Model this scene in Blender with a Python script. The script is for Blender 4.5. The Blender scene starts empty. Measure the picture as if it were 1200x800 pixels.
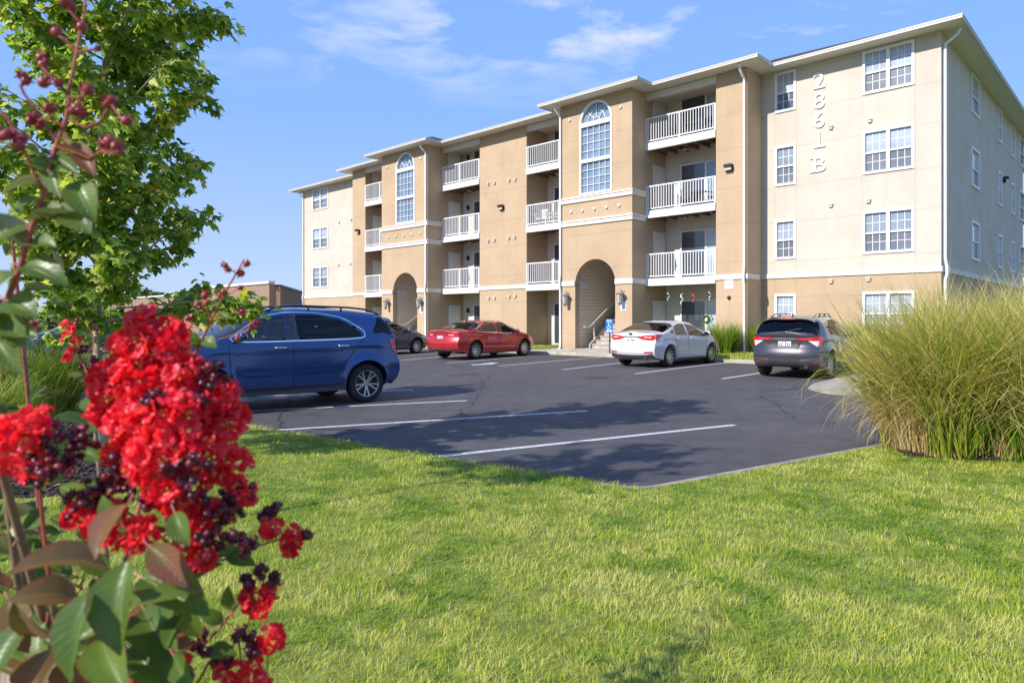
import bpy, bmesh, math, random
import numpy as np
from mathutils import Vector, Matrix, geometry
random.seed(7)
rng = np.random.default_rng(7)
S = bpy.context.scene
COL = S.collection
R = math.radians

# ------------------------------------------------------------------ helpers
def link(o, parent=None):
    COL.objects.link(o)
    if parent is not None:
        o.parent = parent
    return o

def tag(o, label=None, cat=None, group=None, kind=None):
    if label: o['label'] = label
    if cat: o['category'] = cat
    if group: o['group'] = group
    if kind: o['kind'] = kind
    return o

def empty(name, loc, rz=0.0, label=None, cat=None, group=None):
    o = bpy.data.objects.new(name, None)
    o.empty_display_size = 0.2
    o.location = loc
    o.rotation_euler = (0, 0, rz)
    link(o)
    return tag(o, label, cat, group)

class MB:
    def __init__(self):
        self.v = []; self.f = []; self.m = []
    def add(self, vs, fs, mi=0):
        b = len(self.v)
        self.v += [tuple(p) for p in vs]
        for q in fs:
            self.f.append([b + i for i in q]); self.m.append(mi)
        return self
    def box(self, x0, x1, y0, y1, z0, z1, mi=0):
        if x0 > x1: x0, x1 = x1, x0
        if y0 > y1: y0, y1 = y1, y0
        if z0 > z1: z0, z1 = z1, z0
        vs = [(x0,y0,z0),(x1,y0,z0),(x1,y1,z0),(x0,y1,z0),(x0,y0,z1),(x1,y0,z1),(x1,y1,z1),(x0,y1,z1)]
        return self.add(vs, [(0,3,2,1),(4,5,6,7),(0,1,5,4),(1,2,6,5),(2,3,7,6),(3,0,4,7)], mi)
    def obox(self, M, sx, sy, sz, mi=0):
        vs = [M @ Vector((a*sx/2, b*sy/2, c*sz/2)) for c in (-1,1) for a,b in ((-1,-1),(1,-1),(1,1),(-1,1))]
        return self.add(vs, [(0,3,2,1),(4,5,6,7),(0,1,5,4),(1,2,6,5),(2,3,7,6),(3,0,4,7)], mi)
    def tube(self, pts, rad, seg=8, mi=0, cap=True):
        pts = [Vector(p) for p in pts]
        if not hasattr(rad, '__len__'): rad = [rad]*len(pts)
        vs = []; n = len(pts)
        t0 = (pts[1]-pts[0]).normalized()
        ref = Vector((0,0,1)) if abs(t0.z) < .9 else Vector((1,0,0))
        a = t0.cross(ref).normalized()
        for i,p in enumerate(pts):
            t = (pts[min(i+1,n-1)]-pts[max(i-1,0)])
            if t.length < 1e-9: t = t0
            t.normalize()
            a = (a - t*a.dot(t))
            if a.length < 1e-6: a = t.orthogonal()
            a.normalize()
            b = t.cross(a)
            for k in range(seg):
                c = 2*math.pi*k/seg
                vs.append(p + (a*math.cos(c)+b*math.sin(c))*rad[i])
        fs = []
        for i in range(n-1):
            for k in range(seg):
                fs.append((i*seg+k, i*seg+(k+1)%seg, (i+1)*seg+(k+1)%seg, (i+1)*seg+k))
        if cap:
            fs.append(tuple(reversed(range(seg)))); fs.append(tuple((n-1)*seg+k for k in range(seg)))
        return self.add(vs, fs, mi)
    def lathe(self, prof, M=None, seg=32, mi=0, close=False):
        # prof: (r, h) ; axis = local z, transformed by M
        M = M or Matrix.Identity(4)
        vs = []; n = len(prof)
        for r,h in prof:
            for k in range(seg):
                c = 2*math.pi*k/seg
                vs.append(M @ Vector((r*math.cos(c), r*math.sin(c), h)))
        fs = []
        rng_n = n if close else n-1
        for i in range(rng_n):
            j = (i+1) % n
            for k in range(seg):
                fs.append((i*seg+k, i*seg+(k+1)%seg, j*seg+(k+1)%seg, j*seg+k))
        return self.add(vs, fs, mi)
    def sphere(self, c, r, seg=10, rings=7, mi=0, sz=1.0, M=None):
        prof = []
        for i in range(rings+1):
            a = -math.pi/2 + math.pi*i/rings
            prof.append((max(r*math.cos(a), r*.02), r*sz*math.sin(a)))
        T = Matrix.Translation(Vector(c))
        if M is not None: T = T @ M
        return self.lathe(prof, T, seg, mi)
    def panel(self, outer, holes, d0, d1, mi=0, to3=None):
        """flat wall with openings. outer/holes: 2D loops (a,z); thickness from d0 (front) to d1 (back)."""
        to3 = to3 or (lambda a, d, z: (a, d, z))
        loops = [[Vector((p[0], p[1])) for p in outer]] + [[Vector((p[0], p[1])) for p in hh] for hh in holes]
        flat = [p for l in loops for p in l]
        E = []; k = 0
        for l in loops:
            E += [(k+i, k+(i+1) % len(l)) for i in range(len(l))]; k += len(l)
        r = geometry.delaunay_2d_cdt(flat, E, [], 0, 1e-6)
        flat = [Vector(v) for v in r[0]]; tris = []
        for t in r[2]:
            c = [sum(flat[i][k] for i in t)/3 for k in (0, 1)]
            if inside(c, outer) and not any(inside(c, hh) for hh in holes): tris.append(tuple(t))
        n = len(flat)
        vs = [to3(p.x, d0, p.y) for p in flat] + [to3(p.x, d1, p.y) for p in flat]
        fs = [tuple(t) for t in tris] + [tuple(n+i for i in reversed(t)) for t in tris]
        b = 0
        for l in loops:
            m = len(l)
            for i in range(m):
                j = (i+1) % m
                fs.append((b+i, b+j, n+b+j, n+b+i))
            b += m
        return self.add(vs, fs, mi)
    def build(self, name, mats, parent=None, smooth=None, bevel=0, fix=True):
        me = bpy.data.meshes.new(name)
        me.from_pydata(self.v, [], self.f)
        if not isinstance(mats, (list, tuple)): mats = [mats]
        for m in mats: me.materials.append(m)
        if len(mats) > 1: me.polygons.foreach_set('material_index', self.m)
        if fix or bevel:
            bm = bmesh.new(); bm.from_mesh(me)
            bmesh.ops.recalc_face_normals(bm, faces=bm.faces)
            if bevel:
                ed = [e for e in bm.edges if len(e.link_faces) == 2 and e.calc_face_angle(0) > .6]
                bmesh.ops.bevel(bm, geom=ed, offset=bevel, segments=2, affect='EDGES', clamp_overlap=True)
            bm.to_mesh(me); bm.free()
        if smooth is not None:
            me.polygons.foreach_set('use_smooth', [True]*len(me.polygons))
            if smooth < 180: me.set_sharp_from_angle(angle=R(smooth))
        me.update()
        o = bpy.data.objects.new(name, me)
        return link(o, parent)

def np_obj(name, V, F, mat, parent=None, tint=None, smooth=True):
    V = np.asarray(V, dtype=np.float32); F = np.asarray(F, dtype=np.int32)
    me = bpy.data.meshes.new(name)
    me.vertices.add(len(V)); me.vertices.foreach_set('co', V.ravel())
    me.loops.add(F.size); me.loops.foreach_set('vertex_index', F.ravel())
    me.polygons.add(len(F)); me.polygons.foreach_set('loop_start', np.arange(len(F), dtype=np.int32)*F.shape[1])
    me.update(calc_edges=True)
    if smooth: me.polygons.foreach_set('use_smooth', np.ones(len(F), dtype=bool))
    if tint is not None:
        a = me.attributes.new('tint', 'FLOAT', 'POINT'); a.data.foreach_set('value', np.asarray(tint, dtype=np.float32))
    me.materials.append(mat)
    o = bpy.data.objects.new(name, me)
    return link(o, parent)

def cdt(poly, step, holes=()):
    """triangulate a 2D polygon with inner grid points"""
    P = [Vector((p[0], p[1])) for p in poly]; E = [(i, (i+1) % len(poly)) for i in range(len(poly))]
    xs = [p[0] for p in poly]; ys = [p[1] for p in poly]
    x = math.floor(min(xs)/step)*step
    while x < max(xs):
        y = math.floor(min(ys)/step)*step
        while y < max(ys):
            if inside((x, y), poly): P.append(Vector((x, y)))
            y += step
        x += step
    r = geometry.delaunay_2d_cdt(P, E, [list(range(len(poly)))], 1, 1e-5)
    return [tuple(v) for v in r[0]], [tuple(f) for f in r[2]]

def inside(p, poly):
    x, y = p; c = False; n = len(poly)
    for i in range(n):
        x1, y1 = poly[i]; x2, y2 = poly[(i+1) % n]
        if (y1 > y) != (y2 > y) and x < (x2-x1)*(y-y1)/(y2-y1)+x1: c = not c
    return c

def chaikin(poly, it=2, k=.25):
    for _ in range(it):
        q = []
        for i in range(len(poly)):
            a = poly[i]; b = poly[(i+1) % len(poly)]
            q += [(a[0]*(1-k)+b[0]*k, a[1]*(1-k)+b[1]*k), (a[0]*k+b[0]*(1-k), a[1]*k+b[1]*(1-k))]
        poly = q
    return poly

def area2(poly):
    return sum(poly[i][0]*poly[(i+1) % len(poly)][1]-poly[(i+1) % len(poly)][0]*poly[i][1] for i in range(len(poly)))/2

def offset(poly, d):
    """offset a loop; d>0 grows"""
    s = 1 if area2(poly) > 0 else -1
    n = len(poly); out = []
    for i in range(n):
        a = Vector(poly[i-1]); b = Vector(poly[i]); c = Vector(poly[(i+1) % n])
        e1 = (b-a); e2 = (c-b)
        if e1.length < 1e-9: e1 = e2
        if e2.length < 1e-9: e2 = e1
        n1 = Vector((e1.y, -e1.x)).normalized()*s; n2 = Vector((e2.y, -e2.x)).normalized()*s
        m = n1+n2
        if m.length < 1e-6: m = n1.copy()
        m.normalize()
        k = min(1/max(m.dot(n1), .35), 2.0)
        out.append((b.x+m.x*d*k, b.y+m.y*d*k))
    return out

def smoothstep(a, b, x):
    t = min(1, max(0, (x-a)/(b-a))); return t*t*(3-2*t)

# ------------------------------------------------------------------ materials
def new_mat(name):
    m = bpy.data.materials.new(name); m.use_nodes = True
    nt = m.node_tree; b = nt.nodes['Principled BSDF']
    return m, nt, b

def N(nt, t, **kw):
    n = nt.nodes.new(t)
    for k, v in kw.items():
        if k.startswith('i_'):
            n.inputs[k[2:].replace('_', ' ')].default_value = v
        else: setattr(n, k, v)
    return n

def ramp(nt, fac, stops):
    r = nt.nodes.new('ShaderNodeValToRGB'); e = r.color_ramp.elements
    e[0].position, e[0].color = stops[0][0], (*stops[0][1], 1)
    e[1].position, e[1].color = stops[-1][0], (*stops[-1][1], 1)
    for p, c in stops[1:-1]:
        q = e.new(p); q.color = (*c, 1)
    nt.links.new(fac, r.inputs['Fac']); return r.outputs['Color']

def noise(nt, scale, detail=4, rough=.55, vec=None, dist=0):
    n = nt.nodes.new('ShaderNodeTexNoise'); n.inputs['Scale'].default_value = scale
    n.inputs['Detail'].default_value = detail; n.inputs['Roughness'].default_value = rough
    n.inputs['Distortion'].default_value = dist
    if vec is None:
        tc = nt.nodes.new('ShaderNodeTexCoord'); vec = tc.outputs['Object']
    nt.links.new(vec, n.inputs['Vector']); return n

def mixc(nt, fac, a, b, mode='MIX'):
    m = nt.nodes.new('ShaderNodeMix'); m.data_type = 'RGBA'; m.blend_type = mode
    if isinstance(fac, (int, float)): m.inputs[0].default_value = fac
    else: nt.links.new(fac, m.inputs[0])
    for i, c in ((6, a), (7, b)):
        if isinstance(c, tuple): m.inputs[i].default_value = (*c, 1)
        else: nt.links.new(c, m.inputs[i])
    return m.outputs[2]

def math_n(nt, op, a, b=None, c=None):
    m = nt.nodes.new('ShaderNodeMath'); m.operation = op
    for i, x in enumerate((a, b, c)):
        if x is None: continue
        if isinstance(x, (int, float)): m.inputs[i].default_value = x
        else: nt.links.new(x, m.inputs[i])
    return m.outputs[0]

def bump(nt, b, height, strength=.2, dist=.01):
    n = nt.nodes.new('ShaderNodeBump'); n.inputs['Strength'].default_value = strength
    n.inputs['Distance'].default_value = dist
    nt.links.new(height, n.inputs['Height']); nt.links.new(n.outputs[0], b.inputs['Normal'])

def plain(name, col, rough=.5, metal=0, var=.12, scale=6, bumps=0, coat=0, spec=.5, bscale=60):
    m, nt, b = new_mat(name)
    n = noise(nt, scale)
    lo = tuple(c*(1-var) for c in col); hi = tuple(min(1, c*(1+var)) for c in col)
    nt.links.new(ramp(nt, n.outputs['Fac'], [(.3, lo), (.7, hi)]), b.inputs['Base Color'])
    b.inputs['Roughness'].default_value = rough; b.inputs['Metallic'].default_value = metal
    b.inputs['Coat Weight'].default_value = coat; b.inputs['Specular IOR Level'].default_value = spec
    b.inputs['Coat Roughness'].default_value = .03
    if bumps:
        bump(nt, b, noise(nt, bscale, 3).outputs['Fac'], bumps, .005)
    return m
# ------------------------------------------------------------------ camera maths
F_PX, HY, CH = 800., 375., 1.5
UX, UY = -0.72453, 0.68924          # along the facade, to the left
NX, NY = -0.68924, -0.72453         # out of the facade
BC = (13.895, 22.1)                 # right corner of the cream front wall
FLOOR = 0.18
def gz(x, y):
    return -.09+.007*max(-8, min(20, .689*x+.7245*y))
def ground_at(px, py):
    """ground point for a direction seen in the photo"""
    k = (px-600)/F_PX
    Y = 1.59/((py-HY)/F_PX+.007*(.689*k+.7245))
    return (k*Y, Y)
def bld(s, d):
    return (BC[0]+s*UX+d*NX, BC[1]+s*UY+d*NY)
def at(px, py, Y):
    return Vector(((px-600)/F_PX*Y, Y, CH+(HY-py)/F_PX*Y))

# ------------------------------------------------------------------ material library
M = {}
def stucco(name, col, seams=True, col2=None):
    m, nt, b = new_mat(name)
    tc = nt.nodes.new('ShaderNodeTexCoord')
    n1 = noise(nt, .7, 5, .6, tc.outputs['Object']); n2 = noise(nt, 14, 4, .6, tc.outputs['Object'])
    lo = tuple(c*.88 for c in col); hi = tuple(min(1, c*1.07) for c in col)
    c = ramp(nt, n1.outputs['Fac'], [(.3, lo), (.7, hi)])
    c = mixc(nt, .12, c, ramp(nt, n2.outputs['Fac'], [(.35, tuple(x*.8 for x in col)), (.65, tuple(min(1, x*1.12) for x in col))]))
    # rain streaks running down
    mp = nt.nodes.new('ShaderNodeMapping'); mp.inputs['Scale'].default_value = (3.2, 3.2, .16)
    nt.links.new(tc.outputs['Object'], mp.inputs['Vector'])
    n3 = noise(nt, 1.6, 5, .65, mp.outputs['Vector'])
    c = mixc(nt, ramp_f(nt, n3.outputs['Fac'], .52, .80, .34), c, tuple(x*.72 for x in col))
    sz = nt.nodes.new('ShaderNodeSeparateXYZ'); nt.links.new(tc.outputs['Object'], sz.inputs[0])
    ng = noise(nt, 1.1, 5, .7, tc.outputs['Object'])
    splash = math_n(nt, 'ADD', sz.outputs['Z'], math_n(nt, 'MULTIPLY', ng.outputs['Fac'], -.9))
    c = mixc(nt, ramp_f(nt, splash, .35, -.15, .45), c, tuple(x*.55 for x in col))
    h = n2.outputs['Fac']
    if seams:
        sep = nt.nodes.new('ShaderNodeSeparateXYZ'); nt.links.new(tc.outputs['Object'], sep.inputs[0])
        tot = None
        for z0 in (.90, 2.36):
            q = math_n(nt, 'MODULO', math_n(nt, 'SUBTRACT', sep.outputs['Z'], z0-27.8), 2.78)
            l = math_n(nt, 'LESS_THAN', q, .022)
            tot = l if tot is None else math_n(nt, 'MAXIMUM', tot, l)
        for s0 in (.74, 2.37, 4.64, 5.44, 12.95+.2, 18.6, 36.7, 38.9, -3.0):
            q = math_n(nt, 'ABSOLUTE', math_n(nt, 'SUBTRACT', sep.outputs['X'], s0))
            tot = math_n(nt, 'MAXIMUM', tot, math_n(nt, 'LESS_THAN', q, .011))
        for d0 in (-3.1, -3.6, -6.7, -7.3, -10.4):
            q = math_n(nt, 'ABSOLUTE', math_n(nt, 'SUBTRACT', sep.outputs['Y'], d0))
            tot = math_n(nt, 'MAXIMUM', tot, math_n(nt, 'LESS_THAN', q, .011))
        c = mixc(nt, math_n(nt, 'MULTIPLY', tot, .38), c, tuple(x*.5 for x in col))
        h = math_n(nt, 'SUBTRACT', h, math_n(nt, 'MULTIPLY', tot, 1.5))
    nt.links.new(c, b.inputs['Base Color'])
    b.inputs['Roughness'].default_value = .9; b.inputs['Specular IOR Level'].default_value = .2
    bump(nt, b, h, .35, .006)
    return m
def ramp_f(nt, fac, a, b, top):
    mr = nt.nodes.new('ShaderNodeMapRange'); mr.inputs['From Min'].default_value = a; mr.inputs['From Max'].default_value = b
    mr.inputs['To Max'].default_value = top
    nt.links.new(fac, mr.inputs['Value']); return mr.outputs[0]

M['cream'] = stucco('cream_stucco', (.61, .53, .445))
M['cream_lifted'] = stucco('recess_stucco_lifted', (.70, .63, .545), seams=False)  # paler copy of the cream wall colour, lifts the shade in the balcony recesses
M['tan'] = stucco('tan_stucco', (.51, .372, .24))
M['trim'] = plain('trim_paint', (.68, .63, .56), .6, var=.05, bumps=.1)
M['white'] = plain('white_vinyl', (.80, .80, .80), .45, var=.04)
M['gutter'] = plain('gutter_white', (.60, .56, .49), .4, var=.06, scale=3)
M['door_w'] = plain('white_door', (.66, .65, .62), .5, var=.04)
M['deckwood'] = plain('deck_underside', (.27, .16, .105), .85, var=.4, scale=9)
M['lampmetal'] = plain('lamp_bronze', (.06, .045, .035), .45, .6)
M['lampglass'] = plain('lamp_glass', (.55, .52, .46), .25, var=.1)
M['darkmetal'] = plain('dark_metal', (.03, .03, .032), .45, .7)
M['steel'] = plain('galvanised_steel', (.42, .43, .44), .4, .9, scale=25)
M['rail'] = plain('handrail_paint', (.55, .50, .43), .5)
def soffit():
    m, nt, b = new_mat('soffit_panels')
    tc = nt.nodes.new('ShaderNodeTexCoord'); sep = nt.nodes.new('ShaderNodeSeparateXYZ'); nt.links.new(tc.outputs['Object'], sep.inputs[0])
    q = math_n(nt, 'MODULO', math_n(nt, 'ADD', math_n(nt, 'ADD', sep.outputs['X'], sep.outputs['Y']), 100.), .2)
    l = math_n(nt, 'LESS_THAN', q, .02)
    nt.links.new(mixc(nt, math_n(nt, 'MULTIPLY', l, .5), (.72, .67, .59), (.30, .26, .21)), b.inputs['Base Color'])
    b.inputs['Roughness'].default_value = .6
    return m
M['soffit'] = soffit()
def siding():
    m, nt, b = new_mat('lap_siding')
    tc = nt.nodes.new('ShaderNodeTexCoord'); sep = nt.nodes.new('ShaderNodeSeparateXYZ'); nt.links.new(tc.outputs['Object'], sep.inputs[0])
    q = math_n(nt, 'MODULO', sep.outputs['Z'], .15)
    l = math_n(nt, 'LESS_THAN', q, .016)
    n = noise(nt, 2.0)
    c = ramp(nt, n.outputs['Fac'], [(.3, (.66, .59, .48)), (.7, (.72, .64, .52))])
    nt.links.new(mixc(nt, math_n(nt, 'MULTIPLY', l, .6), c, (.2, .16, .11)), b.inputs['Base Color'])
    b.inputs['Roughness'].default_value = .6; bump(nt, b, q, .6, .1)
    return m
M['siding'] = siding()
def shingles():
    m, nt, b = new_mat('asphalt_shingles')
    tc = nt.nodes.new('ShaderNodeTexCoord')
    br = nt.nodes.new('ShaderNodeTexBrick'); br.inputs['Scale'].default_value = 4
    br.inputs['Color1'].default_value = (.055, .05, .048, 1); br.inputs['Color2'].default_value = (.035, .032, .032, 1); br.inputs['Mortar'].default_value = (.015, .015, .015, 1)
    nt.links.new(tc.outputs['Object'], br.inputs['Vector']); nt.links.new(br.outputs[0], b.inputs['Base Color'])
    b.inputs['Roughness'].default_value = .95
    return m
M['roof'] = shingles()
def glass_opaque(name, col, rough=.04, wav=0, coat=1.0, sky=None):
    """window glass in front of a blind or a dark room"""
    m, nt, b = new_mat(name)
    tc = nt.nodes.new('ShaderNodeTexCoord')
    n = noise(nt, 1.3, 2, .5, tc.outputs['Object'])
    c = ramp(nt, n.outputs['Fac'], [(.35, tuple(x*.8 for x in col)), (.65, tuple(min(1, x*1.12) for x in col))])
    if wav:
        sep = nt.nodes.new('ShaderNodeSeparateXYZ'); nt.links.new(tc.outputs['Object'], sep.inputs[0])
        q = math_n(nt, 'MODULO', sep.outputs['Z'], .05)
        c = mixc(nt, math_n(nt, 'MULTIPLY', math_n(nt, 'LESS_THAN', q, .012), .35), c, tuple(x*.45 for x in col))
    nt.links.new(c, b.inputs['Base Color'])
    b.inputs['Roughness'].default_value = .3; b.inputs['Coat Weight'].default_value = coat; b.inputs['Coat Roughness'].default_value = rough
    b.inputs['Coat IOR'].default_value = 1.7
    n2 = noise(nt, .9, 2, .5, tc.outputs['Object'])
    bp = nt.nodes.new('ShaderNodeBump'); bp.inputs['Strength'].default_value = .05; bp.inputs['Distance'].default_value = .02
    nt.links.new(n2.outputs['Fac'], bp.inputs['Height']); nt.links.new(bp.outputs[0], b.inputs['Coat Normal'])
    return m
M['blind'] = glass_opaque('glass_over_blind', (.40, .46, .56), wav=1)
M['half'] = glass_opaque('glass_mid_tone', (.26, .30, .36), wav=1)  # pane tone between blind and screen, with slat lines
M['screen2'] = glass_opaque('dark_screen', (.09, .10, .125), .2, coat=.6)
M['screen'] = glass_opaque('insect_screen', (.15, .165, .20), .25, wav=1, coat=.5)
M['archglass'] = glass_opaque('stair_window_glass', (.19, .26, .35), .03)
M['roomglass'] = glass_opaque('patio_door_glass', (.05, .065, .085), .03)
M['curtain'] = glass_opaque('glass_over_curtain', (.45, .52, .58), .05)

def asphalt():
    m, nt, b = new_mat('sealed_asphalt')
    tc = nt.nodes.new('ShaderNodeTexCoord')
    n1 = noise(nt, .35, 6, .6, tc.outputs['Object'], .4); n2 = noise(nt, 2.2, 6, .65, tc.outputs['Object']); n3 = noise(nt, 150, 3, .7, tc.outputs['Object'])
    c = ramp(nt, n1.outputs['Fac'], [(.3, (.055, .048, .052)), (.55, (.085, .075, .079)), (.75, (.135, .119, .118))])
    c = mixc(nt, .45, c, ramp(nt, n2.outputs['Fac'], [(.35, (.035, .032, .036)), (.7, (.15, .135, .132))]))
    c = mixc(nt, .35, c, ramp(nt, n3.outputs['Fac'], [(.4, (.012, .012, .013)), (.62, (.17, .16, .16))]))
    # long hairline cracks
    mp = nt.nodes.new('ShaderNodeMapping'); nt.links.new(tc.outputs['Object'], mp.inputs['Vector'])
    nd = noise(nt, .8, 4, .6, tc.outputs['Object'])
    ad = nt.nodes.new('ShaderNodeVectorMath'); ad.operation = 'MULTIPLY_ADD'; ad.inputs[1].default_value = (.7, .7, 0)
    nt.links.new(nd.outputs['Color'], ad.inputs[0]); nt.links.new(tc.outputs['Object'], ad.inputs[2])
    vo = nt.nodes.new('ShaderNodeTexVoronoi'); vo.feature = 'DISTANCE_TO_EDGE'; vo.inputs['Scale'].default_value = .16
    nt.links.new(ad.outputs[0], vo.inputs['Vector'])
    cr = math_n(nt, 'LESS_THAN', vo.outputs['Distance'], .0030)
    c = mixc(nt, math_n(nt, 'MULTIPLY', cr, .6), c, (.012, .012, .012))
    # a few oil spots
    v2 = nt.nodes.new('ShaderNodeTexVoronoi'); v2.inputs['Scale'].default_value = .33; nt.links.new(tc.outputs['Object'], v2.inputs['Vector'])
    c = mixc(nt, ramp_f(nt, v2.outputs['Distance'], .20, .05, .6), c, (.018, .017, .018))
    nt.links.new(c, b.inputs['Base Color'])
    b.inputs['Roughness'].default_value = .78; b.inputs['Specular IOR Level'].default_value = .35
    bump(nt, b, n3.outputs['Fac'], .5, .006)
    return m
M['asphalt'] = asphalt()
def paintline():
    m, nt, b = new_mat('worn_line_paint')
    n = noise(nt, 30, 5, .7); n2 = noise(nt, 3, 3)
    c = ramp(nt, n.outputs['Fac'], [(.34, (.14, .135, .135)), (.44, (.50, .49, .48)), (.7, (.74, .73, .72))])
    nt.links.new(c, b.inputs['Base Color']); b.inputs['Roughness'].default_value = .7
    return m
M['line'] = paintline()
M['lampgrey'] = plain('weathered_lamp', (.36, .33, .29), .5, .3)
M['kerb'] = plain('stained_kerb', (.30, .25, .20), .9, var=.35, scale=5, bumps=.4, bscale=90)
M['pad'] = plain('dusty_concrete', (.36, .31, .235), .9, var=.28, scale=2.5, bumps=.3, bscale=90)
M['concrete'] = plain('concrete', (.42, .375, .31), .9, var=.22, scale=3, bumps=.3, bscale=90)
M['dirtgrass'] = plain('turf_soil', (.17, .20, .05), 1.0, var=.4, scale=9, bumps=.6, bscale=50, spec=.1)
M['ground'] = plain('far_turf', (.10, .13, .035), 1.0, var=.35, scale=.6, bumps=.4, bscale=8, spec=.1)
def mulch():
    m, nt, b = new_mat('bark_mulch')
    tc = nt.nodes.new('ShaderNodeTexCoord')
    v = nt.nodes.new('ShaderNodeTexVoronoi'); v.inputs['Scale'].default_value = 28
    nt.links.new(tc.outputs['Object'], v.inputs['Vector'])
    c = ramp(nt, v.outputs['Color'], [(.2, (.012, .009, .008)), (.8, (.06, .045, .038))])
    nt.links.new(c, b.inputs['Base Color']); b.inputs['Roughness'].default_value = 1
    bump(nt, b, v.outputs['Distance'], 1, .04)
    return m
M['mulch'] = mulch()
M['chip'] = plain('bark_chip', (.055, .04, .034), .95, var=.5, scale=30)
def brickm():
    m, nt, b = new_mat('brown_brick')
    tc = nt.nodes.new('ShaderNodeTexCoord')
    mp = nt.nodes.new('ShaderNodeMapping'); mp.inputs['Rotation'].default_value = (R(90), 0, 0); nt.links.new(tc.outputs['Object'], mp.inputs['Vector'])
    br = nt.nodes.new('ShaderNodeTexBrick'); br.inputs['Scale'].default_value = 3.2
    br.inputs['Color1'].default_value = (.34, .22, .15, 1); br.inputs['Color2'].default_value = (.27, .165, .11, 1); br.inputs['Mortar'].default_value = (.36, .29, .22, 1)
    br.inputs['Mortar Size'].default_value = .012
    nt.links.new(mp.outputs[0], br.inputs['Vector']); nt.links.new(br.outputs[0], b.inputs['Base Color']); b.inputs['Roughness'].default_value = .9
    return m
M['brick'] = brickm()

# vehicles
def carpaint(name, col, metal=.35, flake=.12):
    m, nt, b = new_mat(name)
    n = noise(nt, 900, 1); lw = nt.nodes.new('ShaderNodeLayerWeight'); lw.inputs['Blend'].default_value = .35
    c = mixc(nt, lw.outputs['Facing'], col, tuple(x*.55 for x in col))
    c = mixc(nt, math_n(nt, 'MULTIPLY', n.outputs['Fac'], flake), c, tuple(min(1, x*1.9+.02) for x in col))
    # road dust low on the body
    tc = nt.nodes.new('ShaderNodeTexCoord'); sep = nt.nodes.new('ShaderNodeSeparateXYZ'); nt.links.new(tc.outputs['Object'], sep.inputs[0])
    nd = noise(nt, 5, 5, .6, tc.outputs['Object'])
    dust = math_n(nt, 'MULTIPLY', ramp_f(nt, sep.outputs['Z'], .62, .18, .30), nd.outputs['Fac'])
    c = mixc(nt, dust, c, (.26, .23, .20))
    geo = nt.nodes.new('ShaderNodeNewGeometry')
    c = mixc(nt, geo.outputs['Backfacing'], c, (.035, .034, .035))
    nt.links.new(c, b.inputs['Base Color'])
    b.inputs['Metallic'].default_value = metal; b.inputs['Roughness'].default_value = .32
    b.inputs['Coat Weight'].default_value = 1.0; b.inputs['Coat Roughness'].default_value = .025
    # faint waviness of pressed steel
    bp = nt.nodes.new('ShaderNodeBump'); bp.inputs['Strength'].default_value = .04; bp.inputs['Distance'].default_value = .02
    nt.links.new(noise(nt, 2.5, 2, .5, tc.outputs['Object']).outputs['Fac'], bp.inputs['Height']); nt.links.new(bp.outputs[0], b.inputs['Coat Normal'])
    return m
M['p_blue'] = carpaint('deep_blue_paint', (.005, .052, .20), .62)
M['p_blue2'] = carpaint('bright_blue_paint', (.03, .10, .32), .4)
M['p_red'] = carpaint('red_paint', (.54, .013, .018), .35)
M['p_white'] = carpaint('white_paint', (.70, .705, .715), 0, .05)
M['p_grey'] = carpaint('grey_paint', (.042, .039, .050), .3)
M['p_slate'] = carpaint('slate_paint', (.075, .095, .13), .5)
def carglass(name, tint, trans):
    m = bpy.data.materials.new(name); m.use_nodes = True; nt = m.node_tree; nt.nodes.clear()
    out = nt.nodes.new('ShaderNodeOutputMaterial')
    tr = nt.nodes.new('ShaderNodeBsdfTransparent'); tr.inputs[0].default_value = (*tint, 1)
    gl = nt.nodes.new('ShaderNodeBsdfGlossy'); gl.inputs['Roughness'].default_value = .02
    fr = nt.nodes.new('ShaderNodeFresnel'); fr.inputs['IOR'].default_value = 1.6
    n = noise(nt, 3, 2)
    bp = nt.nodes.new('ShaderNodeBump'); bp.inputs['Strength'].default_value = .03; bp.inputs['Distance'].default_value = .02
    nt.links.new(n.outputs['Fac'], bp.inputs['Height']); nt.links.new(bp.outputs[0], gl.inputs['Normal'])
    mx = nt.nodes.new('ShaderNodeMixShader')
    f2 = math_n(nt, 'ADD', math_n(nt, 'MULTIPLY', fr.outputs[0], .9 if tint[0] > .2 else .55), .05 if tint[0] > .2 else .012)
    nt.links.new(f2, mx.inputs[0]); nt.links.new(tr.outputs[0], mx.inputs[1]); nt.links.new(gl.outputs[0], mx.inputs[2])
    nt.links.new(mx.outputs[0], out.inputs[0])
    return m
M['g_clear'] = carglass('car_glass', (.24, .27, .26), 1)
M['g_dark'] = carglass('privacy_glass', (.06, .065, .075), 1)
M['black'] = plain('black_plastic', (.018, .018, .019), .5, var=.2, spec=.4)
M['gloss'] = plain('gloss_black', (.008, .008, .009), .12, var=.1, coat=1)
M['clad'] = plain('grey_cladding', (.05, .05, .053), .6, var=.15)
M['tyre'] = plain('tyre_rubber', (.02, .02, .021), .85, var=.3, scale=14, bumps=.3, bscale=120)
M['alloy'] = plain('alloy_wheel', (.55, .56, .58), .28, .9, var=.08)
M['chrome'] = plain('chrome_trim', (.75, .76, .78), .12, 1.0, var=.03)
M['lens'] = plain('red_lens', (.55, .012, .016), .12, var=.15, coat=1)
M['lensw'] = plain('clear_lens', (.62, .58, .58), .15, var=.1, coat=1)
M['plate'] = plain('plate_metal', (.66, .66, .66), .5, var=.08, scale=25)
M['platemark'] = plain('plate_characters', (.12, .13, .22), .5)
M['seat'] = plain('grey_seat_cloth', (.07, .068, .066), .9, var=.2)
M['disc'] = plain('brake_disc', (.10, .095, .09), .5, .7)

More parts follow.
